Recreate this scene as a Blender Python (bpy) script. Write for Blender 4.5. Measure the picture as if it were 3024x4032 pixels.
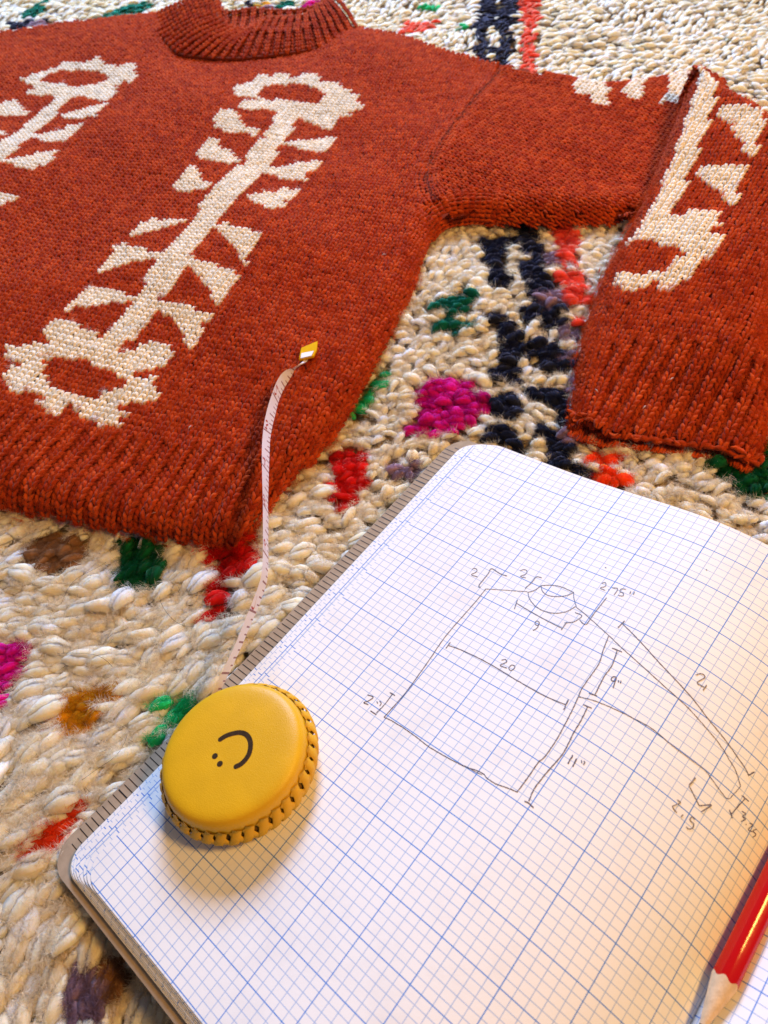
import bpy, math, random
import numpy as np
from mathutils import Vector, Matrix

random.seed(7)
rng = np.random.default_rng(11)
scene = bpy.context.scene
for o in list(bpy.data.objects):
    bpy.data.objects.remove(o, do_unlink=True)

# ------------------------------------------------------------------ camera
PITCH, ROLL = math.radians(53.0), math.radians(4.5)
up_c = -np.array([math.sin(ROLL), math.cos(ROLL) * math.cos(PITCH), math.cos(ROLL) * math.sin(PITCH)])
fw_c = np.array([0, 0, 1.0])
ey_c = fw_c - up_c * (fw_c @ up_c); ey_c /= np.linalg.norm(ey_c)
ex_c = np.cross(ey_c, up_c)
R_WC = np.stack([ex_c, ey_c, up_c])            # world <- camera (x right, y down, z forward)
CAM = np.array([0.0, 0.0, 0.288])
cam_data = bpy.data.cameras.new('camera')
cam = bpy.data.objects.new('camera', cam_data)
scene.collection.objects.link(cam)
M = np.eye(4); M[:3, 0] = R_WC[:, 0]; M[:3, 1] = -R_WC[:, 1]; M[:3, 2] = -R_WC[:, 2]; M[:3, 3] = CAM
cam.matrix_world = Matrix(M.tolist())
cam_data.sensor_fit = 'VERTICAL'
cam_data.sensor_height = 36.0
cam_data.lens = 36.0 * 2970 / 4032
cam_data.clip_start = 0.005
cam_data.clip_end = 20
cam_data.dof.use_dof = True
cam_data.dof.focus_distance = 0.315
cam_data.dof.aperture_fstop = 17.0
scene.camera = cam
scene.render.resolution_x, scene.render.resolution_y = 768, 1024

# ------------------------------------------------------------------ world and lamps
world = bpy.data.worlds.new('World'); scene.world = world; world.use_nodes = True
bg = world.node_tree.nodes['Background']
bg.inputs['Color'].default_value = (0.92, 0.88, 1.0, 1)
bg.inputs['Strength'].default_value = 0.15

def area(name, loc, target, size, size_y, energy, color):
    d = bpy.data.lights.new(name, 'AREA'); d.shape = 'RECTANGLE'; d.size = size; d.size_y = size_y
    d.energy = energy; d.color = color
    o = bpy.data.objects.new(name, d); scene.collection.objects.link(o)
    o.location = loc
    o.rotation_euler = (Vector(target) - Vector(loc)).to_track_quat('-Z', 'Y').to_euler()
    return o
area('window_light', (0.12, 1.72, 0.92), (0.0, 0.25, 0.0), 0.58, 0.50, 60.0, (0.47, 0.64, 1.0))
area('lamp_light', (0.56, 0.00, 0.86), (0.05, 0.20, 0.0), 0.18, 0.18, 9.2, (1.0, 0.54, 0.13))

scene.view_settings.view_transform = 'Standard'
scene.view_settings.look = 'None'
scene.view_settings.exposure = -0.05
scene.view_settings.gamma = 1.0
scene.view_settings.use_curve_mapping = False
scene.render.engine = 'CYCLES'

# ------------------------------------------------------------------ measured outlines, millimetres on the rug
MOTIF_A = [[[-76.2,646.7],[-72.6,658.2],[-61.2,665.5],[-53.5,674.0],[-45.8,667.4],[-39.0,671.9],[-31.5,665.3],[-27.9,655.7],[-21.1,662.3],[-13.4,662.2],[-5.3,653.3],[-4.0,642.4],[2.7,644.7],[9.5,634.4],[15.6,629.3],[17.6,619.9],[23.7,616.1],[21.3,608.9],[26.6,597.7],[19.1,593.0],[12.1,594.2],[13.4,588.1],[5.4,588.5],[3.2,581.6],[-0.9,571.8],[-6.7,577.0],[-13.4,584.3],[-20.1,591.8],[-25.3,596.9],[-28.9,594.2],[-42.0,609.2],[-50.1,613.4],[-59.2,612.1],[-66.5,612.9],[-74.8,620.3],[-70.3,624.9],[-62.0,628.5],[-57.4,631.2],[-64.8,635.3],[-70.4,634.9]],[[-41.9,615.0],[-27.8,601.4],[-32.2,573.1],[-38.6,557.2],[-47.5,536.0],[-54.2,518.4],[-62.4,498.9],[-71.7,483.5],[-80.8,468.6],[-88.7,451.4],[-92.0,439.8],[-99.7,416.5],[-106.1,403.6],[-116.1,385.2],[-121.8,371.1],[-130.1,358.1],[-137.7,342.9],[-152.4,354.8],[-147.5,358.5],[-141.1,372.9],[-134.6,389.0],[-127.5,403.5],[-120.5,423.5],[-112.7,436.8],[-104.7,453.2],[-100.7,465.0],[-93.9,485.9],[-86.5,501.8],[-75.7,523.8],[-65.9,540.7],[-60.9,556.2],[-51.4,571.1],[-46.8,587.9]],[[-54.8,572.7],[-60.9,573.7],[-69.7,579.6],[-78.5,580.1],[-89.4,592.1],[-90.6,599.8],[-85.5,609.7],[-80.2,616.7],[-73.7,610.3],[-69.9,594.2],[-64.5,585.4],[-55.7,579.4]],[[-69.2,538.3],[-79.3,539.2],[-91.2,542.2],[-101.7,549.9],[-101.2,558.2],[-95.5,567.0],[-91.6,578.3],[-86.1,569.8],[-83.2,560.3],[-76.2,551.7],[-69.3,541.6]],[[-87.5,506.5],[-94.6,503.8],[-102.7,503.3],[-111.8,507.3],[-118.0,515.6],[-115.2,522.6],[-109.0,529.0],[-104.5,539.1],[-98.2,529.4],[-96.9,519.7],[-90.9,512.0],[-87.6,511.2]],[[-106.1,464.9],[-114.6,465.5],[-122.1,463.1],[-132.7,461.5],[-144.9,460.3],[-139.4,467.1],[-135.5,474.5],[-128.9,479.9],[-121.4,474.0],[-113.6,473.5],[-106.5,471.9]],[[-115.8,428.6],[-122.2,426.3],[-132.7,428.6],[-142.8,427.1],[-151.6,426.5],[-159.7,421.0],[-155.8,431.2],[-153.4,442.0],[-151.6,451.9],[-145.5,451.8],[-138.8,445.1],[-132.6,443.7],[-127.6,437.5],[-121.4,434.8],[-115.9,430.3]],[[-136.7,389.4],[-143.1,390.7],[-151.5,390.2],[-159.7,388.6],[-168.0,388.1],[-174.0,383.9],[-171.5,393.3],[-167.2,402.6],[-164.2,411.2],[-156.5,407.3],[-148.8,403.3],[-142.1,400.7],[-138.1,396.4],[-132.7,391.9]],[[-40.3,561.1],[-31.7,560.6],[-23.1,561.8],[-12.7,562.6],[2.0,563.2],[-2.8,554.7],[-6.6,548.8],[-8.8,539.2],[-17.0,543.1],[-25.3,548.6],[-33.6,554.2]],[[-54.2,526.3],[-46.0,525.2],[-36.0,526.5],[-24.4,526.8],[-12.0,526.9],[-15.0,516.4],[-21.8,510.2],[-23.8,501.5],[-31.8,501.9],[-39.7,508.5],[-47.7,515.2],[-52.6,519.6]],[[-68.7,491.5],[-60.7,486.6],[-52.8,487.6],[-44.9,488.7],[-40.0,494.9],[-33.8,490.4],[-26.7,488.6],[-32.5,479.8],[-38.1,474.0],[-39.9,464.5],[-46.8,464.8],[-54.5,470.8],[-62.3,479.8]],[[-85.7,454.6],[-80.5,456.1],[-72.7,450.3],[-63.6,444.2],[-52.4,435.4],[-57.6,425.6],[-64.1,407.4],[-68.5,414.4],[-69.3,422.0],[-73.8,429.2],[-77.8,439.1],[-83.3,448.2]],[[-100.3,415.3],[-92.5,417.2],[-85.0,412.0],[-76.2,405.3],[-66.9,396.9],[-71.0,390.2],[-75.1,384.3],[-79.6,372.0],[-83.8,376.1],[-86.2,385.5],[-88.6,393.9],[-93.2,400.7],[-97.8,408.8]],[[-117.8,381.0],[-110.4,382.8],[-103.2,379.1],[-96.1,374.3],[-84.1,364.3],[-88.5,357.9],[-91.5,350.2],[-95.5,338.0],[-99.1,343.7],[-100.2,352.0],[-104.8,361.2],[-108.0,368.1],[-114.0,375.8]],[[-201.0,359.1],[-197.1,362.6],[-195.0,358.4],[-191.3,363.3],[-188.9,359.1],[-185.8,362.7],[-183.8,356.7],[-179.0,357.1],[-177.6,360.1],[-181.5,364.7],[-180.9,372.3],[-176.2,378.3],[-170.6,377.6],[-169.1,373.9],[-165.1,372.6],[-161.5,369.4],[-157.4,367.1],[-156.4,364.5],[-151.9,363.6],[-152.5,358.0],[-148.7,357.7],[-145.1,364.1],[-142.1,370.3],[-140.0,373.8],[-123.2,370.4],[-125.2,364.9],[-127.0,357.6],[-129.7,353.4],[-133.2,351.3],[-136.1,344.5],[-131.7,343.2],[-127.8,346.5],[-121.9,349.1],[-120.9,351.2],[-115.7,348.8],[-110.6,345.4],[-106.2,343.2],[-102.7,340.2],[-105.7,335.8],[-109.1,332.9],[-108.1,328.3],[-111.1,327.9],[-113.2,332.3],[-117.1,329.1],[-120.4,326.2],[-123.5,327.7],[-125.1,325.4],[-125.4,322.9],[-120.7,322.8],[-114.9,320.4],[-116.1,316.8],[-116.5,314.3],[-112.3,313.1],[-113.2,310.4],[-109.3,308.0],[-112.1,303.6],[-115.3,300.9],[-117.2,302.9],[-122.7,300.2],[-124.6,303.0],[-129.0,301.0],[-132.5,301.7],[-132.8,299.3],[-127.9,295.6],[-130.4,292.5],[-131.1,288.7],[-135.8,286.5],[-138.6,290.9],[-143.5,289.4],[-142.9,294.0],[-148.6,293.9],[-149.5,296.8],[-154.3,298.5],[-153.7,302.4],[-156.0,306.0],[-156.5,309.4],[-159.3,309.1],[-160.8,303.7],[-163.6,299.4],[-168.2,299.8],[-170.0,303.7],[-173.8,306.1],[-173.8,309.3],[-179.6,312.4],[-175.3,314.5],[-178.3,318.4],[-184.4,319.6],[-190.8,319.5],[-192.6,322.8],[-196.4,323.9],[-195.4,327.6],[-199.4,330.1],[-199.4,332.6],[-196.1,334.2],[-197.9,340.3],[-196.5,342.2],[-193.5,339.4],[-188.0,339.3],[-192.9,342.4],[-194.8,345.9],[-200.4,346.6],[-201.8,350.5],[-197.8,352.0],[-200.7,357.2]]]
HOLE_A = [[[-57.4,641.3],[-51.7,650.0],[-42.2,652.7],[-29.1,648.9],[-18.0,643.2],[-9.0,635.6],[-4.0,626.0],[-4.6,615.1],[-13.7,614.9],[-22.6,619.4],[-31.7,621.9],[-38.0,629.7],[-44.5,627.5],[-51.8,629.6]],[[-178.5,340.1],[-180.4,344.1],[-178.2,345.4],[-173.3,345.4],[-166.5,344.5],[-161.9,342.3],[-157.5,340.9],[-152.9,338.7],[-147.4,333.2],[-142.2,329.6],[-137.8,327.4],[-130.9,323.9],[-131.7,320.6],[-130.2,317.8],[-134.0,315.1],[-136.0,317.2],[-138.1,315.1],[-142.5,317.6],[-143.1,313.5],[-145.8,311.5],[-149.2,315.5],[-149.4,312.2],[-152.3,312.7],[-156.9,316.1],[-163.2,318.9],[-167.5,320.6],[-170.9,322.9],[-173.3,326.8],[-175.1,330.6],[-177.0,334.5],[-175.6,336.9]]]
MOTIF_B = [[[-266.1,725.5],[-257.1,732.0],[-248.1,738.6],[-236.7,744.6],[-232.0,754.2],[-223.3,751.5],[-215.2,745.2],[-209.2,747.3],[-200.3,750.3],[-192.7,738.4],[-181.2,727.9],[-169.1,729.0],[-162.6,724.7],[-164.6,713.7],[-159.5,703.2],[-165.5,693.8],[-171.9,697.9],[-178.3,693.1],[-176.2,675.3],[-180.2,668.1],[-187.9,668.2],[-196.8,677.0],[-205.8,685.9],[-211.2,683.2],[-225.2,685.1],[-234.5,694.2],[-246.5,695.5],[-258.4,701.0],[-254.5,706.5],[-246.9,708.7],[-256.6,718.2]],[[-226.6,694.1],[-211.6,685.5],[-220.4,667.0],[-227.2,650.7],[-235.6,624.0],[-240.4,610.4],[-244.8,586.6],[-251.5,576.4],[-263.9,538.8],[-274.2,499.7],[-291.2,509.3],[-279.8,549.0],[-268.8,575.7],[-258.4,609.7],[-253.4,621.2],[-246.8,644.2],[-240.3,660.3],[-233.9,679.1]],[[-277.9,685.2],[-266.1,694.6],[-257.1,683.6],[-254.0,672.3],[-245.1,665.7],[-252.3,663.6],[-262.0,664.3],[-277.8,666.7],[-283.8,676.5]],[[-222.0,653.2],[-212.7,654.7],[-201.8,657.7],[-188.8,660.2],[-178.5,661.4],[-183.8,650.7],[-187.8,637.9],[-197.2,638.5],[-209.2,643.7]],[[-239.1,623.0],[-228.3,623.9],[-217.7,626.7],[-207.1,629.6],[-193.9,627.9],[-199.9,618.1],[-205.1,604.8],[-214.2,605.3],[-225.9,610.2]],[[-249.5,579.2],[-238.5,581.6],[-226.9,585.5],[-217.1,590.0],[-206.8,592.6],[-211.6,578.1],[-215.0,567.1],[-224.3,561.1],[-238.0,569.6]],[[-281.5,640.1],[-258.6,633.2],[-258.1,626.2],[-272.5,624.4],[-291.6,627.6],[-286.5,637.6]],[[-260.6,531.9],[-250.4,538.7],[-229.1,527.9],[-233.8,522.4],[-242.5,517.0],[-247.0,507.7]]]
HOLE_B = [[[-247.9,720.1],[-242.9,732.4],[-231.6,738.3],[-217.0,736.3],[-201.7,729.4],[-190.3,719.1],[-185.0,708.4],[-190.3,703.3],[-198.6,705.7],[-206.6,705.8],[-214.2,703.6],[-225.7,713.6],[-235.9,714.4]]]
MOTIF_C = [[[252.3,528.8],[253.6,516.4],[256.2,503.8],[251.2,491.5],[242.8,475.5],[234.6,460.1],[224.7,443.3],[215.1,427.1],[205.9,411.5],[197.6,398.4],[187.1,382.2],[195.0,381.9],[199.9,384.6],[207.7,380.1],[212.3,374.4],[207.3,363.6],[199.6,359.8],[207.8,350.4],[199.3,344.1],[194.1,339.8],[190.1,339.1],[184.1,334.2],[180.0,327.3],[174.2,326.7],[170.9,322.1],[165.1,323.4],[164.4,329.4],[163.6,334.9],[155.0,331.5],[149.4,334.0],[146.9,338.4],[141.5,344.3],[146.6,351.2],[152.5,349.5],[161.2,343.9],[168.9,339.8],[176.9,345.2],[184.7,349.7],[183.2,357.1],[176.0,363.2],[168.0,371.7],[157.9,377.9],[166.9,386.3],[178.4,397.9],[188.3,412.6],[196.6,423.8],[207.2,441.9],[216.8,458.7],[227.5,478.4],[239.5,501.6],[248.7,521.2]],[[241.2,470.8],[250.6,472.7],[259.2,464.2],[265.1,456.9],[262.6,442.5],[255.5,432.7],[245.0,413.6],[242.6,420.2],[244.6,431.5],[244.7,443.8],[244.9,456.4],[241.3,466.8]],[[210.8,418.0],[219.8,424.4],[226.2,418.7],[232.9,414.1],[238.6,411.1],[235.8,399.5],[229.3,392.7],[220.1,376.2],[218.0,383.2],[219.0,393.8],[217.6,405.4],[213.8,414.7]]]
MOTIF_D = [[[184.9,591.4],[192.3,596.0],[206.9,587.7],[204.5,575.9],[208.1,567.2],[201.8,563.4],[200.5,549.7],[191.0,552.3],[189.8,566.8],[182.7,572.6]],[[211.6,564.3],[224.6,579.0],[235.8,578.1],[225.5,551.0],[219.7,548.6],[215.9,555.6]],[[255.8,580.5],[274.5,591.0],[252.3,532.6],[233.9,537.8],[246.0,556.3]]]
BODY_RIM = [[68.2,453.1],[56.9,439.4],[46.1,415.9],[30.3,371.8],[12.3,333.2],[-9.8,288.8],[-28.6,260.5],[-48.2,237.8],[-61.9,218.7],[-68.5,211.3],[-79.5,210.1],[-95.1,215.0],[-117.9,223.0],[-141.6,232.4],[-165.9,242.1],[-191.1,252.1],[-239.1,272.9]]
BODY_TOP = [[-401.0,882.8],[-312.8,862.4],[-244.2,864.1],[-160.3,850.2],[-133.2,791.6],[-89.3,762.0],[-30.7,750.6],[11.2,755.5],[30.4,763.2],[67.2,734.8],[116.0,682.6],[146.9,651.4]]
SEAM = [[146.7,650.6],[126.6,615.0],[95.8,562.3],[71.8,517.3],[59.6,489.0],[57.5,463.0],[66.1,438.8]]
SLEEVE_TOP = [[146.2,648.2],[167.0,631.6],[191.2,610.1],[208.2,592.9],[228.6,589.4],[250.5,590.9],[279.4,592.1],[291.1,557.2]]
SLEEVE_BOT = [[215.5,373.4],[185.1,419.9],[162.3,423.6],[113.9,434.8],[88.3,444.6],[68.2,453.1]]
FORE = [[245.5,532.2],[244.2,523.9],[210.7,465.1],[186.4,423.4],[166.3,392.5],[149.3,367.8],[136.3,344.0],[121.7,314.3],[108.2,276.3],[99.7,252.8]]
FORE_END = [[98.3,249.2],[110.5,241.7],[127.1,236.3],[143.2,230.4],[162.6,222.2],[172.4,213.5]]
FORE_R = [[173.6,215.0],[182.6,225.3],[191.8,242.2],[205.6,273.3],[217.4,300.6],[239.7,345.5],[247.2,352.8],[271.4,395.6],[273.7,424.7],[272.8,460.5],[261.4,497.6],[255.7,532.0],[245.5,532.2]]
COLLAR_BASE = [[-155.2,830.1,17.2],[-152.2,810.7,17.2],[-147.0,789.5,17.2],[-140.5,768.6,17.2],[-127.5,740.0,17.2],[-113.3,727.7,17.2],[-95.6,719.1,17.2],[-76.8,711.8,17.2],[-57.0,708.8,17.2],[-37.2,709.0,17.2],[-17.4,709.1,17.2],[1.4,714.3,17.2],[17.0,728.7,17.2],[30.3,743.7,17.2]]
COLLAR_RIM = [[-98.6,820.0,30.0],[-92.6,804.9,30.0],[-90.7,788.9,29.0],[-88.3,769.8,28.0],[-83.7,758.5,26.0],[-75.8,751.7,24.5],[-66.3,746.7,24.0],[-59.5,747.8,24.0],[-52.6,757.7,24.5],[-45.4,759.7,26.0],[-34.4,754.9,27.0],[-23.6,751.4,27.0],[-14.1,751.7,27.0],[-7.0,755.0,28.0],[1.8,764.9,29.0],[9.4,775.4,30.0],[15.0,777.1,30.0]]
COLLAR_BACK = [[-94.0,821.8,27.0],[-90.2,801.9,27.0],[-85.5,785.9,27.0],[-75.7,780.8,27.0],[-63.1,782.7,27.0],[-54.8,779.2,27.0],[-34.1,768.7,27.0],[-13.6,764.7,27.0],[-0.9,771.7,27.0],[9.6,786.3,27.0]]
PATCH = [["navy",[[86.8,429.0],[103.6,430.4],[104.4,419.7],[93.5,409.4],[84.6,408.9]]],["navy",[[84.1,406.5],[93.0,407.0],[92.5,390.1],[86.7,374.9],[82.0,387.6]]],["navy",[[86.6,381.9],[94.5,382.5],[92.9,371.3],[85.8,370.6]]],["navy",[[111.2,444.9],[120.5,431.8],[120.2,411.0],[113.0,405.1],[107.6,413.9]]],["navy",[[105.4,396.9],[117.5,399.1],[115.1,382.8],[106.4,375.3],[102.5,383.2]]],["navy",[[106.4,375.3],[117.6,375.2],[112.3,364.9],[102.5,358.1],[101.8,367.2]]],["navy",[[95.0,348.8],[106.8,352.9],[114.8,346.9],[114.9,336.3],[105.1,334.2],[98.4,339.7]]],["navy",[[73.4,349.0],[82.9,349.2],[85.2,340.3],[81.0,332.9],[77.1,339.9]]],["navy",[[78.4,333.4],[88.2,335.5],[88.2,323.4],[93.2,316.5],[81.3,309.2],[76.3,316.0]]],["navy",[[92.4,324.6],[101.9,320.7],[108.9,317.3],[109.5,309.4],[100.2,313.2]]],["navy",[[97.3,311.8],[106.6,308.1],[112.5,301.2],[105.9,295.1],[96.8,298.7]]],["navy",[[68.0,306.1],[78.9,309.7],[83.5,301.3],[80.7,294.4],[73.2,294.0]]],["navy",[[83.7,284.9],[95.9,284.4],[102.1,279.7],[96.6,277.2],[85.3,281.1]]],["navy",[[67.5,284.4],[76.2,284.5],[78.3,277.1],[72.7,268.0],[67.2,270.6]]],["navy",[[95.4,277.4],[104.0,277.6],[101.8,264.3],[99.1,258.2],[93.4,264.2]]],["navy",[[59.9,263.6],[69.7,265.2],[71.0,260.0],[65.2,254.5],[59.8,257.1]]],["navy",[[85.1,259.1],[93.8,255.9],[97.1,250.5],[88.9,245.6],[83.3,251.3]]],["navy",[[66.8,251.1],[73.9,251.4],[74.2,241.9],[67.2,241.6]]],["navy",[[88.2,242.6],[97.0,241.0],[94.8,232.3],[101.9,225.1],[103.9,220.3],[93.3,226.6],[83.5,232.7]]],["mauve",[[119.7,408.6],[131.4,408.5],[127.3,392.0],[117.2,391.8]]],["mauve",[[104.8,362.1],[121.3,367.5],[123.9,355.8],[118.7,346.1],[106.8,352.9]]],["mauve",[[110.6,335.1],[122.7,330.6],[122.2,318.6],[109.8,321.1]]],["mauve",[[109.7,315.2],[119.5,313.3],[114.2,302.8],[108.9,301.9]]],["mauve",[[104.6,289.9],[111.4,292.2],[106.7,278.8],[103.2,279.4]]],["mauve",[[95.6,253.9],[101.7,254.5],[98.5,242.3],[93.0,243.3]]],["mauve",[[5.6,247.7],[21.0,249.7],[25.7,241.2],[9.2,238.0]]],["coral",[[130.1,440.4],[148.9,430.6],[145.7,412.9],[139.7,406.6],[138.2,389.6],[126.2,387.5],[132.2,405.8]]],["coral",[[121.3,379.1],[131.0,384.0],[139.5,378.6],[132.2,372.1],[123.7,371.6]]],["coral",[[127.9,366.1],[138.2,368.5],[135.5,353.4],[126.1,348.8],[120.7,354.3]]],["coral",[[119.7,339.5],[126.8,341.2],[129.9,335.3],[125.5,331.1],[120.1,333.2]]],["teal",[[43.0,363.9],[57.0,373.3],[70.1,368.3],[64.7,361.6],[57.7,352.3],[50.8,351.5],[47.1,358.7]]],["teal",[[40.5,346.2],[50.5,349.5],[67.3,345.0],[63.6,339.5],[52.3,335.6]]],["magenta",[[27.1,295.5],[40.6,302.1],[52.6,297.9],[57.1,288.1],[63.6,283.3],[54.4,273.0],[46.2,267.8],[36.3,265.4],[16.9,273.1],[27.2,278.0],[29.8,287.9]]],["scarlet",[[99.1,231.5],[109.4,235.8],[118.9,229.6],[111.4,227.1]]],["scarlet",[[100.7,220.9],[110.8,225.0],[116.1,218.3],[109.6,212.9]]],["green",[[158.2,219.8],[168.2,222.5],[193.7,230.1],[178.9,195.1],[164.4,201.6]]],["lime",[[0.9,309.6],[10.4,315.3],[9.4,306.1],[1.2,298.6],[-2.4,286.8],[-13.5,287.1],[-3.8,299.5]]],["red",[[-22.6,258.9],[-12.9,262.0],[-6.3,256.0],[-8.1,248.6],[-6.5,240.7],[-11.8,232.7],[-18.3,220.9],[-21.0,229.9],[-27.7,232.4],[-23.6,243.6],[-18.6,248.8]]],["green",[[-127.9,225.2],[-122.2,224.3],[-106.9,215.1],[-107.5,195.7],[-118.9,192.4],[-124.9,198.3]]],["green",[[-136.6,197.6],[-128.3,200.1],[-126.8,196.1]]],["red",[[-88.0,210.7],[-72.7,213.6],[-63.9,213.6],[-61.7,202.6],[-66.0,194.3],[-73.3,190.4],[-76.2,179.9],[-80.1,172.2],[-85.1,168.9],[-82.4,179.6],[-83.8,188.3],[-77.7,194.8]]],["red",[[-76.0,173.9],[-69.9,174.2],[-72.9,171.1]]],["magenta",[[-180.0,170.8],[-173.9,171.1],[-161.2,174.3],[-165.3,168.7],[-161.9,161.5],[-165.3,153.4],[-168.6,145.5],[-174.4,145.3]]],["orange",[[-145.9,134.3],[-139.8,141.6],[-133.0,147.8],[-125.9,145.8],[-116.8,142.5],[-122.2,139.1],[-128.2,133.9],[-131.0,126.5],[-142.8,130.0]]],["lime",[[-105.7,137.9],[-97.6,131.7],[-92.1,135.0],[-85.5,134.5],[-87.1,129.3],[-92.6,127.1],[-95.3,125.5]]],["lime",[[-110.5,118.0],[-108.0,121.5],[-102.7,124.6],[-97.0,122.9],[-99.5,119.4]]],["brown",[[-174.6,223.1],[-163.9,232.4],[-145.6,223.9],[-146.5,214.7],[-155.6,209.5],[-172.1,216.0]]],["red",[[-155.6,134.2],[-152.1,134.7],[-149.3,132.4],[-153.5,131.6]]],["scarlet",[[-147.9,82.5],[-140.1,92.1],[-133.6,94.6],[-130.5,97.6],[-128.1,93.1],[-125.4,92.8],[-132.4,87.0],[-137.6,82.0],[-141.2,78.5]]],["mauve",[[-127.4,39.5],[-121.8,43.5],[-114.6,42.7],[-107.9,38.0],[-108.9,33.6],[-111.6,30.7],[-115.3,24.8],[-126.7,26.1],[-126.4,33.6]]],["brown",[[-118.0,44.5],[-106.6,40.5],[-102.5,38.0],[-109.3,36.8]]],["teal",[[-307.1,934.6],[-297.7,950.6],[-288.1,966.9],[-283.7,926.8],[-296.9,918.8],[-307.2,922.2]]],["teal",[[-218.6,892.7],[-201.7,911.6],[-178.6,922.6],[-172.5,907.9],[-183.1,893.0],[-203.1,881.6],[-222.4,885.0]]],["teal",[[-41.3,860.2],[-27.3,864.5],[-23.1,851.0],[-36.9,849.8]]],["navy",[[-313.7,906.1],[-299.6,907.5],[-277.8,906.3],[-280.7,895.2],[-296.6,891.6],[-308.7,892.5]]],["mauve",[[-297.8,897.9],[-277.0,901.2],[-277.1,888.1],[-293.3,886.4]]],["orange",[[-87.5,860.9],[-71.3,864.4],[-71.2,849.5],[-85.0,851.2]]],["orange",[[-60.9,868.7],[-48.0,877.7],[-48.1,865.5]]],["navy",[[-71.5,885.8],[-65.6,883.8],[-66.7,856.8],[-70.1,858.0]]],["mauve",[[-64.4,868.0],[-45.8,864.8],[-44.9,846.6],[-62.1,852.3]]],["magenta",[[-17.9,834.6],[-9.1,855.2],[3.7,858.7],[0.3,837.2],[-14.7,829.5]]],["coral",[[81.6,790.1],[108.0,784.1],[101.4,768.9],[90.4,758.7],[73.1,764.3]]],["lime",[[127.5,771.1],[135.5,771.7],[131.9,755.7],[125.9,757.7]]],["lime",[[95.1,827.3],[115.6,821.4],[112.9,810.7],[98.2,816.8]]],["navy",[[154.1,811.1],[167.6,806.4],[158.9,767.2],[149.0,754.3],[141.9,710.8],[136.4,681.7],[127.1,684.5],[137.1,712.4],[140.1,752.0]]],["navy",[[175.8,803.6],[189.2,799.0],[177.8,760.9],[167.8,748.2],[166.7,722.8],[160.0,705.1],[156.0,675.7],[145.7,683.5],[157.1,720.9],[161.9,755.4]]],["navy",[[142.4,764.5],[175.9,761.5],[173.6,750.5],[140.4,753.5]]],["navy",[[132.1,712.9],[161.3,701.4],[157.4,692.5],[131.4,703.0]]],["coral",[[190.2,798.6],[210.5,791.6],[197.9,765.0],[196.3,744.1],[190.3,740.8],[187.8,716.0],[182.8,707.7],[182.9,688.4],[176.8,680.9],[174.2,656.6],[162.4,660.1],[171.3,692.0],[171.5,711.3],[182.3,733.0],[183.8,758.9]]],["teal",[[306.0,536.2],[314.3,532.1],[312.9,520.1],[306.9,521.8]]]]
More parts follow.
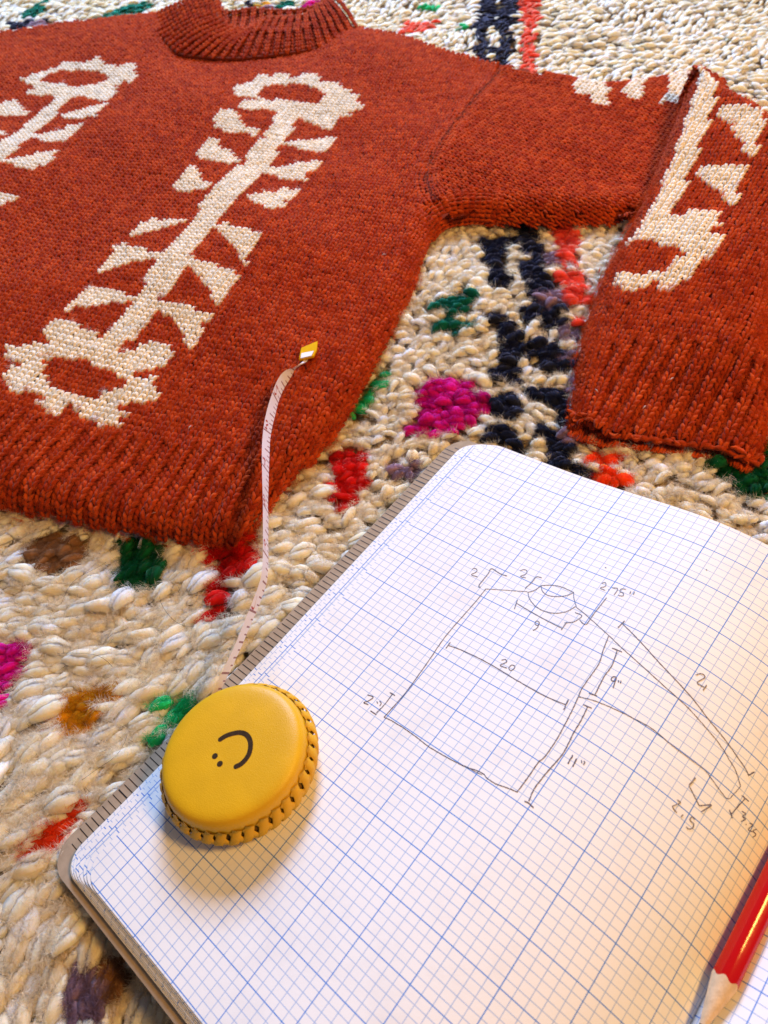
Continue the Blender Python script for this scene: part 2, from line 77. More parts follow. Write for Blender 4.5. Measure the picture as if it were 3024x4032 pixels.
STROKES = [[1.0,[[2.39,4.39],[2.422,4.336],[2.488,4.343],[2.502,4.427],[2.462,4.553],[2.601,4.526]]],[1.3,[[3.105,4.115],[2.956,4.142],[2.727,4.115],[2.741,4.303],[2.747,4.741],[2.805,4.766]]],[1.0,[[3.26,3.807],[3.306,3.722],[3.381,3.72],[3.402,3.828],[3.345,3.956],[3.457,3.928]]],[1.2,[[3.732,3.731],[3.624,3.773],[3.621,3.965],[3.589,4.228]]],[0.7,[[2.917,4.744],[3.253,4.534],[3.671,4.287]]],[1,[[2.917,4.744],[2.92,5.17],[2.888,6.439],[2.932,7.199],[2.984,8.225],[2.959,9.088]]],[1.0,[[3.825,3.948],[3.979,3.831],[4.175,3.752],[4.457,3.757]]],[1.0,[[3.825,3.948],[3.92,4.091],[4.071,4.135],[4.24,4.057],[4.379,3.918],[4.457,3.757]]],[1.0,[[3.825,3.948],[3.792,4.099],[3.744,4.218],[3.688,4.3]]],[1.0,[[3.688,4.3],[3.788,4.438],[3.929,4.543],[4.084,4.595],[4.237,4.591],[4.408,4.524],[4.544,4.387],[4.61,4.26],[4.655,4.108]]],[1.0,[[4.457,3.757],[4.513,3.882],[4.606,4.021],[4.683,4.127]]],[0.7,[[4.683,4.127],[4.904,4.207],[5.482,4.463],[5.919,4.657],[6.662,4.914],[7.13,5.038],[7.624,5.217],[7.881,5.311],[8.165,5.47],[8.307,5.558],[8.489,5.749]]],[1,[[5.494,4.491],[5.562,4.92],[5.627,5.23],[5.631,5.655],[5.63,6.007],[5.664,6.254],[5.718,6.749],[5.765,7.429],[5.759,7.881],[5.728,8.018],[5.727,8.454],[5.716,8.83]]],[0.8,[[2.962,9.08],[3.095,9.053],[3.379,9.034],[3.672,9.042],[3.999,9.07],[4.241,9.059],[4.497,9.034],[4.763,8.995],[4.957,8.929],[5.096,8.907],[5.189,8.941],[5.359,8.938],[5.56,8.869],[5.716,8.83]]],[0.5,[[4.691,9.006],[4.828,8.973],[4.978,8.967],[5.086,8.933]]],[1.1,[[2.396,8.86],[2.521,8.823],[2.495,8.964],[2.441,9.066],[2.544,9.048]]],[1.0,[[2.633,8.861],[2.68,8.891]]],[1.0,[[2.677,8.816],[2.728,8.834],[2.745,8.913]]],[1.2,[[2.727,8.497],[2.852,8.489]]],[0.9,[[2.791,8.502],[2.8,8.827],[2.78,9.103]]],[1.2,[[2.659,9.142],[2.728,9.14],[2.801,9.135]]],[1.2,[[3.049,6.552],[3.059,6.758]]],[1,[[3.068,6.656],[3.312,6.596],[3.933,6.554],[4.72,6.605],[5.2,6.609],[5.56,6.549]]],[1.3,[[5.549,6.407],[5.583,6.678]]],[1.0,[[4.114,6.323],[4.168,6.259],[4.217,6.304],[4.153,6.458],[4.296,6.438]]],[1.0,[[4.331,6.307],[4.32,6.405],[4.374,6.452],[4.411,6.386],[4.398,6.3],[4.331,6.307]]],[1.2,[[3.61,4.626],[3.681,4.906]]],[1,[[3.622,4.725],[3.907,4.764],[4.342,4.811],[4.698,4.828]]],[1.2,[[4.699,4.616],[4.703,4.879]]],[1.0,[[4.673,4.666],[4.741,4.601],[4.819,4.505],[4.865,4.283],[4.717,4.279]]],[1.1,[[4.879,4.422],[5.026,4.453],[5.03,4.114],[5.049,3.527]]],[1.0,[[4.265,4.947],[4.2,4.938],[4.207,5.028],[4.272,5.045],[4.268,4.953],[4.292,5.109],[4.259,5.228]]],[1.0,[[4.799,3.189],[4.858,3.132],[4.898,3.228],[4.838,3.336],[4.943,3.344]]],[1.3,[[4.984,3.282],[5.004,3.284]]],[1.0,[[5.018,3.193],[5.125,3.165],[5.134,3.369]]],[1.0,[[5.26,3.083],[5.183,3.123],[5.192,3.214],[5.258,3.214],[5.281,3.294],[5.204,3.334]]],[1.0,[[5.356,3.078],[5.368,3.166]]],[1.0,[[5.414,3.051],[5.429,3.144]]],[1.3,[[5.574,3.919],[5.54,4.167]]],[0.9,[[5.568,4.015],[5.96,4.217],[6.506,4.511],[7.165,4.8],[7.536,4.991],[7.956,5.162],[8.296,5.308],[8.426,5.36],[8.525,5.433]]],[1.6,[[8.514,5.433],[8.579,5.267]]],[1.0,[[7.032,4.272],[7.1,4.158],[7.172,4.192],[7.112,4.415],[7.237,4.41]]],[1.2,[[7.257,4.327],[7.251,4.491]]],[1.2,[[5.661,4.728],[5.841,4.702]]],[1.1,[[5.759,4.72],[5.829,5.131],[5.826,5.489],[5.86,5.877],[5.867,5.974]]],[1.2,[[5.77,6.024],[5.907,5.986]]],[1.1,[[5.994,5.34],[5.947,5.382],[5.958,5.47],[6.017,5.445],[6.002,5.347],[6.054,5.619]]],[1.0,[[6.058,5.38],[6.073,5.436]]],[1.0,[[6.094,5.361],[6.11,5.43]]],[0.7,[[5.653,6.23],[5.882,6.131],[6.272,6.04],[6.589,5.994],[6.908,5.961],[7.304,6.016],[7.642,6.018],[7.902,6.017],[8.062,6.08],[8.385,6.179],[8.452,6.001],[8.489,5.749]]],[1.2,[[5.799,6.341],[5.95,6.307]]],[1.1,[[5.879,6.324],[5.916,6.704],[5.928,7.022],[5.97,7.496],[5.961,7.757],[5.926,8.145],[5.908,8.558],[5.944,8.854]]],[1.2,[[5.891,8.904],[5.96,8.886],[6.062,8.905]]],[1.3,[[6.111,7.471],[6.124,7.697]]],[1.3,[[6.189,7.495],[6.209,7.69]]],[1.0,[[6.264,7.463],[6.294,7.515]]],[1.0,[[6.303,7.451],[6.327,7.466],[6.325,7.527]]],[1.6,[[7.815,6.285],[7.795,6.519]]],[0.9,[[7.795,6.519],[7.931,6.617],[8.074,6.722]]],[1.3,[[8.074,6.722],[8.229,6.525],[8.142,6.798]]],[1.1,[[7.745,6.937],[7.808,6.938],[7.744,7.084],[7.744,7.124],[7.833,7.158]]],[1.2,[[7.929,7.103],[7.915,7.179]]],[1.1,[[8.114,7.02],[8.059,7.013],[8.055,7.101],[8.129,7.109],[8.145,7.198],[8.103,7.265],[8.056,7.266]]],[1.2,[[8.578,5.89],[8.728,5.874]]],[1.1,[[8.65,5.9],[8.572,6.373]]],[1.2,[[8.511,6.328],[8.621,6.424]]],[1.0,[[8.703,6.157],[8.783,6.134],[8.756,6.234],[8.825,6.219],[8.776,6.342]]],[1.3,[[8.868,6.306],[8.885,6.306]]],[1.0,[[8.917,6.224],[8.984,6.199],[8.956,6.346],[9.043,6.311]]],[1.0,[[9.089,6.193],[9.043,6.288],[9.121,6.299],[9.091,6.4]]],[1.4,[[4.667,2.707],[4.696,2.705]]],[1.2,[[6.255,1.605],[6.276,1.602]]]]
TAPE = [[-30.1,315.6,19.0,1.0,0.4,0.0],[-31.1,310.0,20.5,2.0,-0.3,0.0],[-33.8,305.9,22.0,0.7,0.3,0.0],[-35.3,303.6,23.0,0.8,0.6,0.0],[-38.7,298.0,25.0,1.4,0.2,0.0],[-42.0,291.7,26.0,1.4,-0.7,0.0],[-44.3,284.9,27.0,1.7,-0.6,0.0],[-46.2,276.8,28.0,1.6,-1.1,0.0],[-48.0,267.1,29.0,1.8,-0.1,0.0],[-49.4,257.7,30.0,1.9,0.4,0.0],[-50.2,248.4,31.0,1.8,0.9,0.0],[-50.5,238.1,32.0,1.7,0.2,0.0],[-50.5,227.9,33.0,1.6,-0.3,0.0],[-50.4,217.6,34.0,1.4,-0.3,0.0],[-50.3,207.7,35.0,1.1,-0.3,0.0],[-50.0,201.2,36.0,1.2,-0.2,0.0],[-49.9,188.2,37.0,1.2,-0.2,0.0],[-49.8,175.8,38.0,1.2,-0.1,0.0],[-50.6,165.2,37.5,1.0,-0.2,0.0],[-54.0,155.9,36.0,1.1,-0.2,0.0],[-58.2,147.3,34.0,1.2,-0.2,0.0],[-62.4,139.2,31.5,1.3,-0.1,0.0],[-67.1,131.4,29.0,1.5,-0.2,0.0],[-71.8,123.8,26.5,1.4,-0.2,0.0],[-74.7,119.3,25.0,1.6,-0.2,0.0]]
TAB = [[-32.8,319.7,20.5],[-23.6,323.6,20.5],[-24.4,316.5,20.5],[-26.3,311.8,20.5],[-34.4,310.5,20.5]]
PENCIL = [[79.0,13.6,24.8],[102.2,36.6,24.8]]

# ------------------------------------------------------------------ helpers
def link(o, parent=None):
    scene.collection.objects.link(o)
    if parent is not None: o.parent = parent
    return o

def empty(name, loc, label, cat):
    o = bpy.data.objects.new(name, None); o.empty_display_size = 0.01
    o.location = loc; o['label'] = label; o['category'] = cat
    return link(o)

def make_mesh(name, V, faces, col=None, uv=None, smooth=True):
    """V (n,3); faces: (m,k) int array or list of such arrays."""
    if isinstance(faces, np.ndarray): faces = [faces]
    faces = [np.asarray(f, dtype=np.int32) for f in faces if len(f)]
    me = bpy.data.meshes.new(name)
    V = np.ascontiguousarray(V, dtype=np.float32)
    me.vertices.add(len(V)); me.vertices.foreach_set('co', V.ravel())
    loops = np.concatenate([f.ravel() for f in faces])
    tot = np.concatenate([np.full(len(f), f.shape[1], np.int32) for f in faces])
    start = np.concatenate([[0], np.cumsum(tot)[:-1]]).astype(np.int32)
    me.loops.add(len(loops)); me.loops.foreach_set('vertex_index', loops)
    me.polygons.add(len(tot)); me.polygons.foreach_set('loop_start', start)
    me.polygons.foreach_set('loop_total', tot)
    me.polygons.foreach_set('use_smooth', np.full(len(tot), smooth))
    me.update(calc_edges=True)
    if col is not None:
        a = me.color_attributes.new('Col', 'FLOAT_COLOR', 'POINT')
        c = np.ones((len(V), 4), np.float32); c[:, :3] = col
        a.data.foreach_set('color', c.ravel())
    if uv is not None:
        l = me.uv_layers.new(name='UVMap')
        l.data.foreach_set('uv', np.ascontiguousarray(np.asarray(uv, np.float32)[loops]).ravel())
    me.validate(clean_customdata=False)
    return me

def mesh_obj(name, V, faces, mat, parent=None, **kw):
    parent_loc = np.zeros(3)
    if parent is not None:
        q = parent
        while q is not None:
            parent_loc += np.array(q.location); q = q.parent
    me = make_mesh(name, np.asarray(V) - parent_loc, faces, **kw)
    me.materials.append(mat)
    return link(bpy.data.objects.new(name, me), parent)

def tube_faces(nr, ns, closed=True):
    f = []
    for i in range(nr - 1):
        for j in range(ns):
            k = (j + 1) % ns
            f.append((i * ns + j, i * ns + k, (i + 1) * ns + k, (i + 1) * ns + j))
    return np.array(f, np.int32)

def tube(path, rad, ns=8, frame=None):
    """tube along a path (n,3) with radii (n,) ; capped with fans"""
    P = np.asarray(path, float); n = len(P); rad = np.broadcast_to(rad, (n,))
    T = np.gradient(P, axis=0); T /= np.linalg.norm(T, axis=1)[:, None]
    ref = np.array([0, 0, 1.0]) if frame is None else frame
    A = np.cross(T, ref); A /= np.maximum(np.linalg.norm(A, axis=1)[:, None], 1e-9); B = np.cross(A, T)
    a = np.linspace(0, 2 * np.pi, ns, endpoint=False)
    V = (P[:, None] + rad[:, None, None] * (np.cos(a)[None, :, None] * A[:, None] + np.sin(a)[None, :, None] * B[:, None])).reshape(-1, 3)
    F = tube_faces(n, ns)
    V = np.concatenate([V, P[:1], P[-1:]])
    c0, c1 = len(V) - 2, len(V) - 1
    t = [(c0, (j + 1) % ns, j) for j in range(ns)] + [(c1, (n - 1) * ns + j, (n - 1) * ns + (j + 1) % ns) for j in range(ns)]
    return V, [F, np.array(t, np.int32)]

class Bag:
    def __init__(s): s.V = []; s.F = {}; s.C = []; s.U = []; s.n = 0
    def add(s, V, F, col=None, uv=None):
        if isinstance(F, np.ndarray): F = [F]
        for f in F:
            f = np.asarray(f)
            if len(f): s.F.setdefault(f.shape[1], []).append(f + s.n)
        s.V.append(np.asarray(V)); s.n += len(V)
        if col is not None: s.C.append(np.broadcast_to(col, (len(V), 3)))
        if uv is not None: s.U.append(uv)
    def obj(s, name, mat, parent=None, smooth=True):
        return mesh_obj(name, np.concatenate(s.V), [np.concatenate(f) for f in s.F.values()], mat, parent,
                        col=np.concatenate(s.C) if s.C else None, uv=np.concatenate(s.U) if s.U else None, smooth=smooth)

def smoothline(P, n=160):
    """resampled Catmull-Rom through points"""
    P = np.asarray(P, float)
    Q = np.concatenate([[2 * P[0] - P[1]], P, [2 * P[-1] - P[-2]]])
    out = []
    for i in range(1, len(Q) - 2):
        t = np.linspace(0, 1, 12, endpoint=False)[:, None]
        a, b, c, d = Q[i - 1], Q[i], Q[i + 1], Q[i + 2]
        out.append(.5 * (2 * b + (c - a) * t + (2 * a - 5 * b + 4 * c - d) * t ** 2 + (3 * b - a - 3 * c + d) * t ** 3))
    out = np.concatenate(out + [Q[-2:-1]])
    L = np.concatenate([[0], np.cumsum(np.linalg.norm(np.diff(out, axis=0), axis=1))])
    s = np.linspace(0, L[-1], n)
    return np.stack([np.interp(s, L, out[:, k]) for k in range(P.shape[1])], 1)

def inside(pts, poly):
    x, y = pts[:, 0], pts[:, 1]; r = np.zeros(len(pts), bool)
    P = np.asarray(poly); Q = np.roll(P, -1, 0)
    for (x1, y1), (x2, y2) in zip(P, Q):
        if y1 == y2: continue
        r ^= ((y1 > y) != (y2 > y)) & (x < (x2 - x1) * (y - y1) / (y2 - y1) + x1)
    return r

def line_dist(pts, line):
    """distance, direction away from the polyline, arc position"""
    best = np.full(len(pts), 1e9); dirv = np.zeros((len(pts), 2)); arc = np.zeros(len(pts)); acc = 0.
    for a, b in zip(line[:-1], line[1:]):
        d = b - a; L2 = d @ d; L = math.sqrt(L2)
        t = np.clip(((pts - a) @ d) / max(L2, 1e-12), 0, 1)
        v = pts - (a + t[:, None] * d); dd = np.linalg.norm(v, axis=1)
        m = dd < best
        best[m] = dd[m]; dirv[m] = v[m] / np.maximum(dd[m], 1e-9)[:, None]; arc[m] = acc + t[m] * L; acc += L
    return best, dirv, arc

# ------------------------------------------------------------------ materials
def new_mat(name):
    m = bpy.data.materials.new(name); m.use_nodes = True
    nt = m.node_tree; b = nt.nodes['Principled BSDF']
    return m, nt, b

def math_node(nt, op, a, b=None, c=None):
    n = nt.nodes.new('ShaderNodeMath'); n.operation = op
    for i, v in enumerate((a, b, c)):
        if v is None: continue
        if isinstance(v, (int, float)): n.inputs[i].default_value = v
        else: nt.links.new(v, n.inputs[i])
    return n.outputs[0]

def noise(nt, scale, detail=4, vec=None, rough=.55):
    n = nt.nodes.new('ShaderNodeTexNoise'); n.inputs['Scale'].default_value = scale
    n.inputs['Detail'].default_value = detail; n.inputs['Roughness'].default_value = rough
    if vec is not None: nt.links.new(vec, n.inputs['Vector'])
    return n

def ramp(nt, fac, stops):
    r = nt.nodes.new('ShaderNodeValToRGB'); nt.links.new(fac, r.inputs[0])
    while len(r.color_ramp.elements) < len(stops): r.color_ramp.elements.new(.5)
    for e, (p, c) in zip(r.color_ramp.elements, stops):
        e.position = p; e.color = (*c, 1)
    return r.outputs['Color']

def mix(nt, fac, a, b, mode='MIX'):
    n = nt.nodes.new('ShaderNodeMix'); n.data_type = 'RGBA'; n.blend_type = mode
    for s, v in ((n.inputs['Factor'], fac), (n.inputs[6], a), (n.inputs[7], b)):
        if isinstance(v, (int, float)): s.default_value = v
        elif isinstance(v, tuple): s.default_value = (*v, 1)
        else: nt.links.new(v, s)
    return n.outputs[2]

def bump(nt, b, height, strength, dist):
    n = nt.nodes.new('ShaderNodeBump'); n.inputs['Strength'].default_value = strength
    n.inputs['Distance'].default_value = dist
    nt.links.new(height, n.inputs['Height']); nt.links.new(n.outputs[0], b.inputs['Normal'])

def texco(nt, out='Object'):
    return nt.nodes.new('ShaderNodeTexCoord').outputs[out]

def wool(name, source, sheen, fibre=True):
    """wool yarn: colour from the pieces themselves, fibre relief along the yarn"""
    m, nt, b = new_mat(name)
    if source == 'attr':
        a = nt.nodes.new('ShaderNodeAttribute'); a.attribute_name = 'Col'; col = a.outputs['Color']
    else:
        a = nt.nodes.new('ShaderNodeObjectInfo'); col = a.outputs['Color']
    co = texco(nt, 'Object')
    n1 = noise(nt, 900, 3, co); n2 = noise(nt, 180, 3, co)
    v = math_node(nt, 'ADD', math_node(nt, 'MULTIPLY', n1.outputs[0], .55), math_node(nt, 'MULTIPLY', n2.outputs[0], .5))
    shade = nt.nodes.new('ShaderNodeHueSaturation'); nt.links.new(col, shade.inputs['Color'])
    nt.links.new(math_node(nt, 'ADD', v, .42), shade.inputs['Value'])
    nt.links.new(shade.outputs[0], b.inputs['Base Color'])
    b.inputs['Roughness'].default_value = 1.0
    b.inputs['Specular IOR Level'].default_value = .0
    b.inputs['Sheen Weight'].default_value = sheen
    b.inputs['Sheen Roughness'].default_value = .5
    if fibre:
        b.inputs['Subsurface Weight'].default_value = .8; b.inputs['Subsurface Radius'].default_value = (1, .8, .55); b.inputs['Subsurface Scale'].default_value = .0045
    if fibre:
        uvn = nt.nodes.new('ShaderNodeUVMap'); mp = nt.nodes.new('ShaderNodeMapping')
        nt.links.new(uvn.outputs[0], mp.inputs[0]); mp.inputs['Scale'].default_value = (11, 1.6, 1)
        fb = noise(nt, 1.0, 3, mp.outputs[0]); h = math_node(nt, 'ADD', fb.outputs[0], math_node(nt, 'MULTIPLY', n1.outputs[0], .5))
        bump(nt, b, h, .5, .0009)
        nt.links.new(math_node(nt, 'ADD', math_node(nt, 'MULTIPLY', fb.outputs[0], .30), math_node(nt, 'ADD', math_node(nt, 'MULTIPLY', v, .36), .66)), shade.inputs['Value'])
    else:
        bump(nt, b, n1.outputs[0], .8, .0006)
    return m

M_knit = wool('rust_wool_yarn', 'attr', .12, False)
M_cream = wool('cream_wool_yarn', 'attr', .08, False)
M_tuft_a = wool('rug_wool', 'attr', .10)
M_tuft_o = wool('rug_wool_single', 'object', .10)
def fibre_mat(name):
    m, nt, b = new_mat(name)
    a = nt.nodes.new('ShaderNodeAttribute'); a.attribute_name = 'Col'
    df = nt.nodes.new('ShaderNodeBsdfDiffuse'); tr = nt.nodes.new('ShaderNodeBsdfTranslucent'); mx = nt.nodes.new('ShaderNodeMixShader')
    mx.inputs[0].default_value = .5
    for n in (df, tr): nt.links.new(a.outputs['Color'], n.inputs['Color'])
    nt.links.new(df.outputs[0], mx.inputs[1]); nt.links.new(tr.outputs[0], mx.inputs[2])
    nt.links.new(mx.outputs[0], nt.nodes['Material Output'].inputs['Surface']); nt.nodes.remove(b)
    return m
M_fibre = fibre_mat('loose_wool_fibre')
def flat_mat(name, col, rough=.6, var=0.0, scale=200, spec=.4, bmp=0, bscale=800):
    m, nt, b = new_mat(name)
    co = texco(nt)
    if var:
        n = noise(nt, scale, 5, co)
        lo = tuple(c * (1 - var) for c in col); hi = tuple(min(1, c * (1 + var)) for c in col)
        nt.links.new(ramp(nt, n.outputs[0], [(.3, lo), (.7, hi)]), b.inputs['Base Color'])
    else: b.inputs['Base Color'].default_value = (*col, 1)
    b.inputs['Roughness'].default_value = rough; b.inputs['Specular IOR Level'].default_value = spec
    if bmp: bump(nt, b, noise(nt, bscale, 4, co).outputs[0], bmp, .0004)
    return m
M_lining = flat_mat('rust_wool_inside', (.20, .024, .007), .95, .3, 300, .05)
M_backing = flat_mat('rug_backing', (.42, .30, .17), .95, .4, 120, .05)

# ------------------------------------------------------------------ rug
PAL = dict(navy=(.012, .014, .030), mauve=(.24, .15, .20), coral=(.80, .075, .045), teal=(.004, .10, .062),
           magenta=(.56, .006, .20), scarlet=(.72, .045, .006), green=(.004, .085, .028), lime=(.012, .38, .12),
           red=(.58, .010, .008), orange=(.60, .25, .008), brown=(.30, .15, .07))
rug = empty('tufted_rug', (0, .4, 0), 'cream shaggy tufted wool rug with navy stripes and bright coloured diamonds, lying under everything', 'rug')

P0 = np.array([0.046464823978339155, 0.24383982710219765, 0.020413078129888244])
EU = np.array([-0.7103373619442293, -0.7031269334485815, -0.032145725770420894])
EH = np.array([0.7034905025373932, -0.7107046593625834, 0.0])
EN = np.array([-0.02284611708363, -0.022614212776662625, 0.9994831926124084])

def project(Wp):
    c = (Wp - CAM) @ R_WC
    return np.c_[2970 * c[:, 0] / c[:, 2] + 1512, 2970 * c[:, 1] / c[:, 2] + 2016], c[:, 2]

def rug_height(x, y):
    return .0015 * np.sin(x * 31 + y * 17) + .0015 * np.sin(x * 13 - y * 37 + 1.3)

gx, gy = np.meshgrid(np.linspace(-.75, .75, 70), np.linspace(-.35, 1.35, 80))
V = np.c_[gx.ravel(), gy.ravel(), rug_height(gx.ravel(), gy.ravel()) - .0065]
nx, ny = 70, 80
F = np.array([(j * nx + i, j * nx + i + 1, (j + 1) * nx + i + 1, (j + 1) * nx + i) for j in range(ny - 1) for i in range(nx - 1)])
mesh_obj('rug_backing', V, F, M_backing, rug)

def tuft_shape(kind, ns, nr, strands, seed):
    """a tuft of wool roving: a few soft strands lying together, unit length along +x, root at the origin"""
    r_ = random.Random(seed)
    t = np.linspace(0, 1, nr); a = np.linspace(0, 2 * np.pi, ns, endpoint=False)
    Vs, Qs, Ts, Us = [], [], [], []; n0 = 0
    W0 = {'bead': .31, 'leaf': .195, 'curl': .16, 'plump': .26}[kind]
    for k in range(strands):
        f = (k + .5) / strands * 2 - 1 if strands > 1 else 0.
        rk = W0 * (1.0 if strands == 1 else (.78 if strands == 2 else .66)) * r_.uniform(.85, 1.15)
        Lk = r_.uniform(.82, 1.04); x0 = r_.uniform(-.03, .06)
        pw = .55 if kind in ('bead', 'plump') else .62
        rad = rk * np.clip(np.sin(np.pi * (.09 + .83 * t)), .10, 1) ** pw * (1.08 - .22 * t)
        off = f * (W0 - rk * .55) * (1.25 if strands > 2 else 1.05) if strands > 1 else 0.
        yc = off * (.65 + .5 * np.sin(np.pi * t)) + r_.uniform(-.05, .05) * t + .05 * np.sin(2.4 * t) * (1 if kind == 'leaf' else -2.2 if kind == 'curl' else .4)
        arch = {'bead': .17, 'leaf': .13, 'curl': .20, 'plump': .16}[kind]
        zc = arch * np.sin(np.pi * (.06 + .80 * t)) + (1 - f * f) * .06 * (strands > 1) + r_.uniform(-.02, .02)
        lump = 1 + .16 * np.sin(a[None] * 2 + t[:, None] * 7 + k * 2 + seed * 1.3) * np.sin(np.pi * t)[:, None]
        V = np.zeros((nr, ns, 3)); V[..., 0] = x0 + Lk * t[:, None] + 0 * a
        V[..., 1] = yc[:, None] + rad[:, None] * lump * np.cos(a); V[..., 2] = zc[:, None] + .85 * rad[:, None] * lump * np.sin(a)
        uv = np.stack([np.broadcast_to(np.abs(a / np.pi - 1), (nr, ns)), np.broadcast_to(t[:, None], (nr, ns))], -1).reshape(-1, 2) + [k * 1.7, k * .37]
        V = np.concatenate([V.reshape(-1, 3), [[x0 - .03, yc[0], zc[0]], [x0 + Lk + .04, yc[-1], zc[-1] - .01]]]); uv = np.concatenate([uv, [[k * 1.7, 0], [k * 1.7, 1]]])
        c0, c1 = n0 + nr * ns, n0 + nr * ns + 1
        Qs.append(tube_faces(nr, ns) + n0)
        Ts.append(np.array([(c0, n0 + (j + 1) % ns, n0 + j) for j in range(ns)] + [(c1, n0 + (nr - 1) * ns + j, n0 + (nr - 1) * ns + (j + 1) % ns) for j in range(ns)]))
        Vs.append(V); Us.append(uv); n0 += len(V)
    return np.concatenate(Vs), [np.concatenate(Qs), np.concatenate(Ts)], np.concatenate(Us)

# where the tufts stand: staggered knot rows, nothing under the middle of the sweater or the notebook
body_poly = np.array(BODY_TOP[:4] + BODY_TOP[8:] + SEAM + BODY_RIM) / 1000
sl_poly = np.array(SLEEVE_TOP + SLEEVE_BOT) / 1000
fore_poly = np.array(FORE + FORE_END + FORE_R) / 1000
pts = []
row = 0; y = -.13
while y < 1.05:
    far = np.clip((y - .45) / .5, 0, 1)
    stepx = .0055 + .0020 * far
    xs = np.arange(-.66, .67, stepx) + (row % 2) * stepx / 2
    pts.append(np.c_[xs, np.full(len(xs), y)]); y += .0048 + .0012 * far; row += 1
pts = np.concatenate(pts); pts += rng.normal(0, .0015, pts.shape)
# the coloured figures are tied with finer, closer knots
extra = []
PATCH = [(c_, (np.array(p_) - np.mean(p_, 0)) * (1.28 if c_ == 'navy' else 1.10) + np.mean(p_, 0)) for c_, p_ in PATCH]
for cname, poly in PATCH:
    P_ = np.array(poly) / 1000; lo, hi = P_.min(0), P_.max(0)
    gx_, gy_ = np.meshgrid(np.arange(lo[0], hi[0], .0050), np.arange(lo[1], hi[1], .0046))
    g_ = np.c_[gx_.ravel(), gy_.ravel()] + rng.normal(0, .0008, (gx_.size, 2)); g_ = g_[inside(g_, P_)]
    extra.append(g_)
    m_ = inside(pts, P_); pts = pts[~m_]
n_plain = len(pts)
pts = np.concatenate([pts] + extra)
px, dep = project(np.c_[pts, np.zeros(len(pts))])
keep = (dep > .05) & (px[:, 0] > -900) & (px[:, 0] < 3920) & (px[:, 1] > -170) & (px[:, 1] < 4700)
for poly in (body_poly, sl_poly, fore_poly):
    d, _, _ = line_dist(pts, np.concatenate([poly, poly[:1]]))
    keep &= ~(inside(pts, poly) & (d > .022))
rel = np.c_[pts, np.zeros(len(pts))] - P0
su_s, su_u = rel @ EH / .02, rel @ EU / .015
keep &= ~((su_s > 1.2) & (su_s < 17) & (su_u > 1.6) & (su_u < 15.0))
pts = pts[keep]; N = len(pts)
# colour of each knot
cols = np.zeros((N, 3)); kindc = np.zeros(N, int)
tone = rng.random(N)
soft = .5 + .5 * np.sin(pts[:, 0] * 23 + 2 * np.sin(pts[:, 1] * 19)) * np.sin(pts[:, 1] * 27 + 1)
tw = np.clip(.55 * tone + .45 * soft, 0, 1)[:, None]
cols[:] = (1 - tw) * np.array([.76, .62, .41]) + tw * np.array([.88, .80, .65])
rel_ = np.c_[pts, np.zeros(N)] - P0
white = (rng.random(N) < .13) & ~((rel_ @ EH / .02 > -1.5) & (rel_ @ EU / .015 > -1) & (rel_ @ EU / .015 < 17))
cols[white] = np.array([.83, .79, .73])
edge_j = pts
for cname, poly in PATCH:
    m = inside(edge_j, np.array(poly) / 1000)
    cols[m] = np.array(PAL[cname]) * (.75 + .5 * rng.random(m.sum()))[:, None]; kindc[m] = 1
cols *= (.90 + .2 * rng.random(N))[:, None]
# lie and size of each knot: long combed loops near the viewer on the left, plump beads in the middle
px, dep = project(np.c_[pts, np.zeros(N)])
leafy = 1 / (1 + np.exp((pts[:, 0] + .035 - .0 * pts[:, 1]) / .018)) * (1 / (1 + np.exp((pts[:, 1] - .235) / .02)))
leafy = np.maximum(leafy, 1 / (1 + np.exp(-(pts[:, 1] - .62) / .03)) * .8)
ang = np.radians(188 + 22 * np.sin(pts[:, 0] * 41 + pts[:, 1] * 29) + 16 * np.sin(pts[:, 1] * 63)) + rng.normal(0, .27, N) * np.where((pts[:, 0] > -.02) & (pts[:, 1] < .6), 1.7, 1.0)
low = np.clip((.09 - pts[:, 1]) / .06, 0, 1) * (pts[:, 0] < -.02)
ang += leafy * np.radians(22) + low * np.radians(35)
ang[(pts[:, 1] > .62)] += np.pi * (rng.random((pts[:, 1] > .62).sum()) < .25)
isleaf = rng.random(N) < leafy
iscurl = (~isleaf) & (rng.random(N) < .10)
length = np.where(isleaf, rng.uniform(.0105, .0175, N), np.where(iscurl, rng.uniform(.010, .014, N), rng.uniform(.0070, .0108, N)))
length = np.where(kindc == 1, np.minimum(length, .0112), length)
farb = np.clip((pts[:, 1] - .5) / .2, 0, 1)
wid = np.where(isleaf, rng.uniform(.80, 1.15, N), rng.uniform(.85, 1.15, N)) * np.where(kindc == 1, 1.05, 1.0) * (1 - .25 * farb)
lift = rng.normal(0, .0006, N)
tiltp = rng.normal(.0, .11, N) + .06 * isleaf
variant = np.where(isleaf, 1 + (rng.random(N) < .38) * 2, np.where(iscurl, 2, np.where(rng.random(N) < .55, 0, 3)))
KINDS = ['bead', 'leaf', 'curl', 'plump']
def tuft_matrix(i):
    ca, sa = math.cos(ang[i]), math.sin(ang[i]); ct, st_ = math.cos(tiltp[i]), math.sin(tiltp[i])
    X = np.array([ca * ct, sa * ct, st_]); Y = np.array([-sa, ca, 0]); Z = np.cross(X, Y)
    L = length[i]; w = L * wid[i]
    return X * L, Y * w, Z * w
base = np.c_[pts, rug_height(pts[:, 0], pts[:, 1]) - .0022 + lift + .0006 * kindc]
# start each loop half its length back so the loop lies over its own knot
base[:, 0] -= np.cos(ang) * length * .45; base[:, 1] -= np.sin(ang) * length * .45
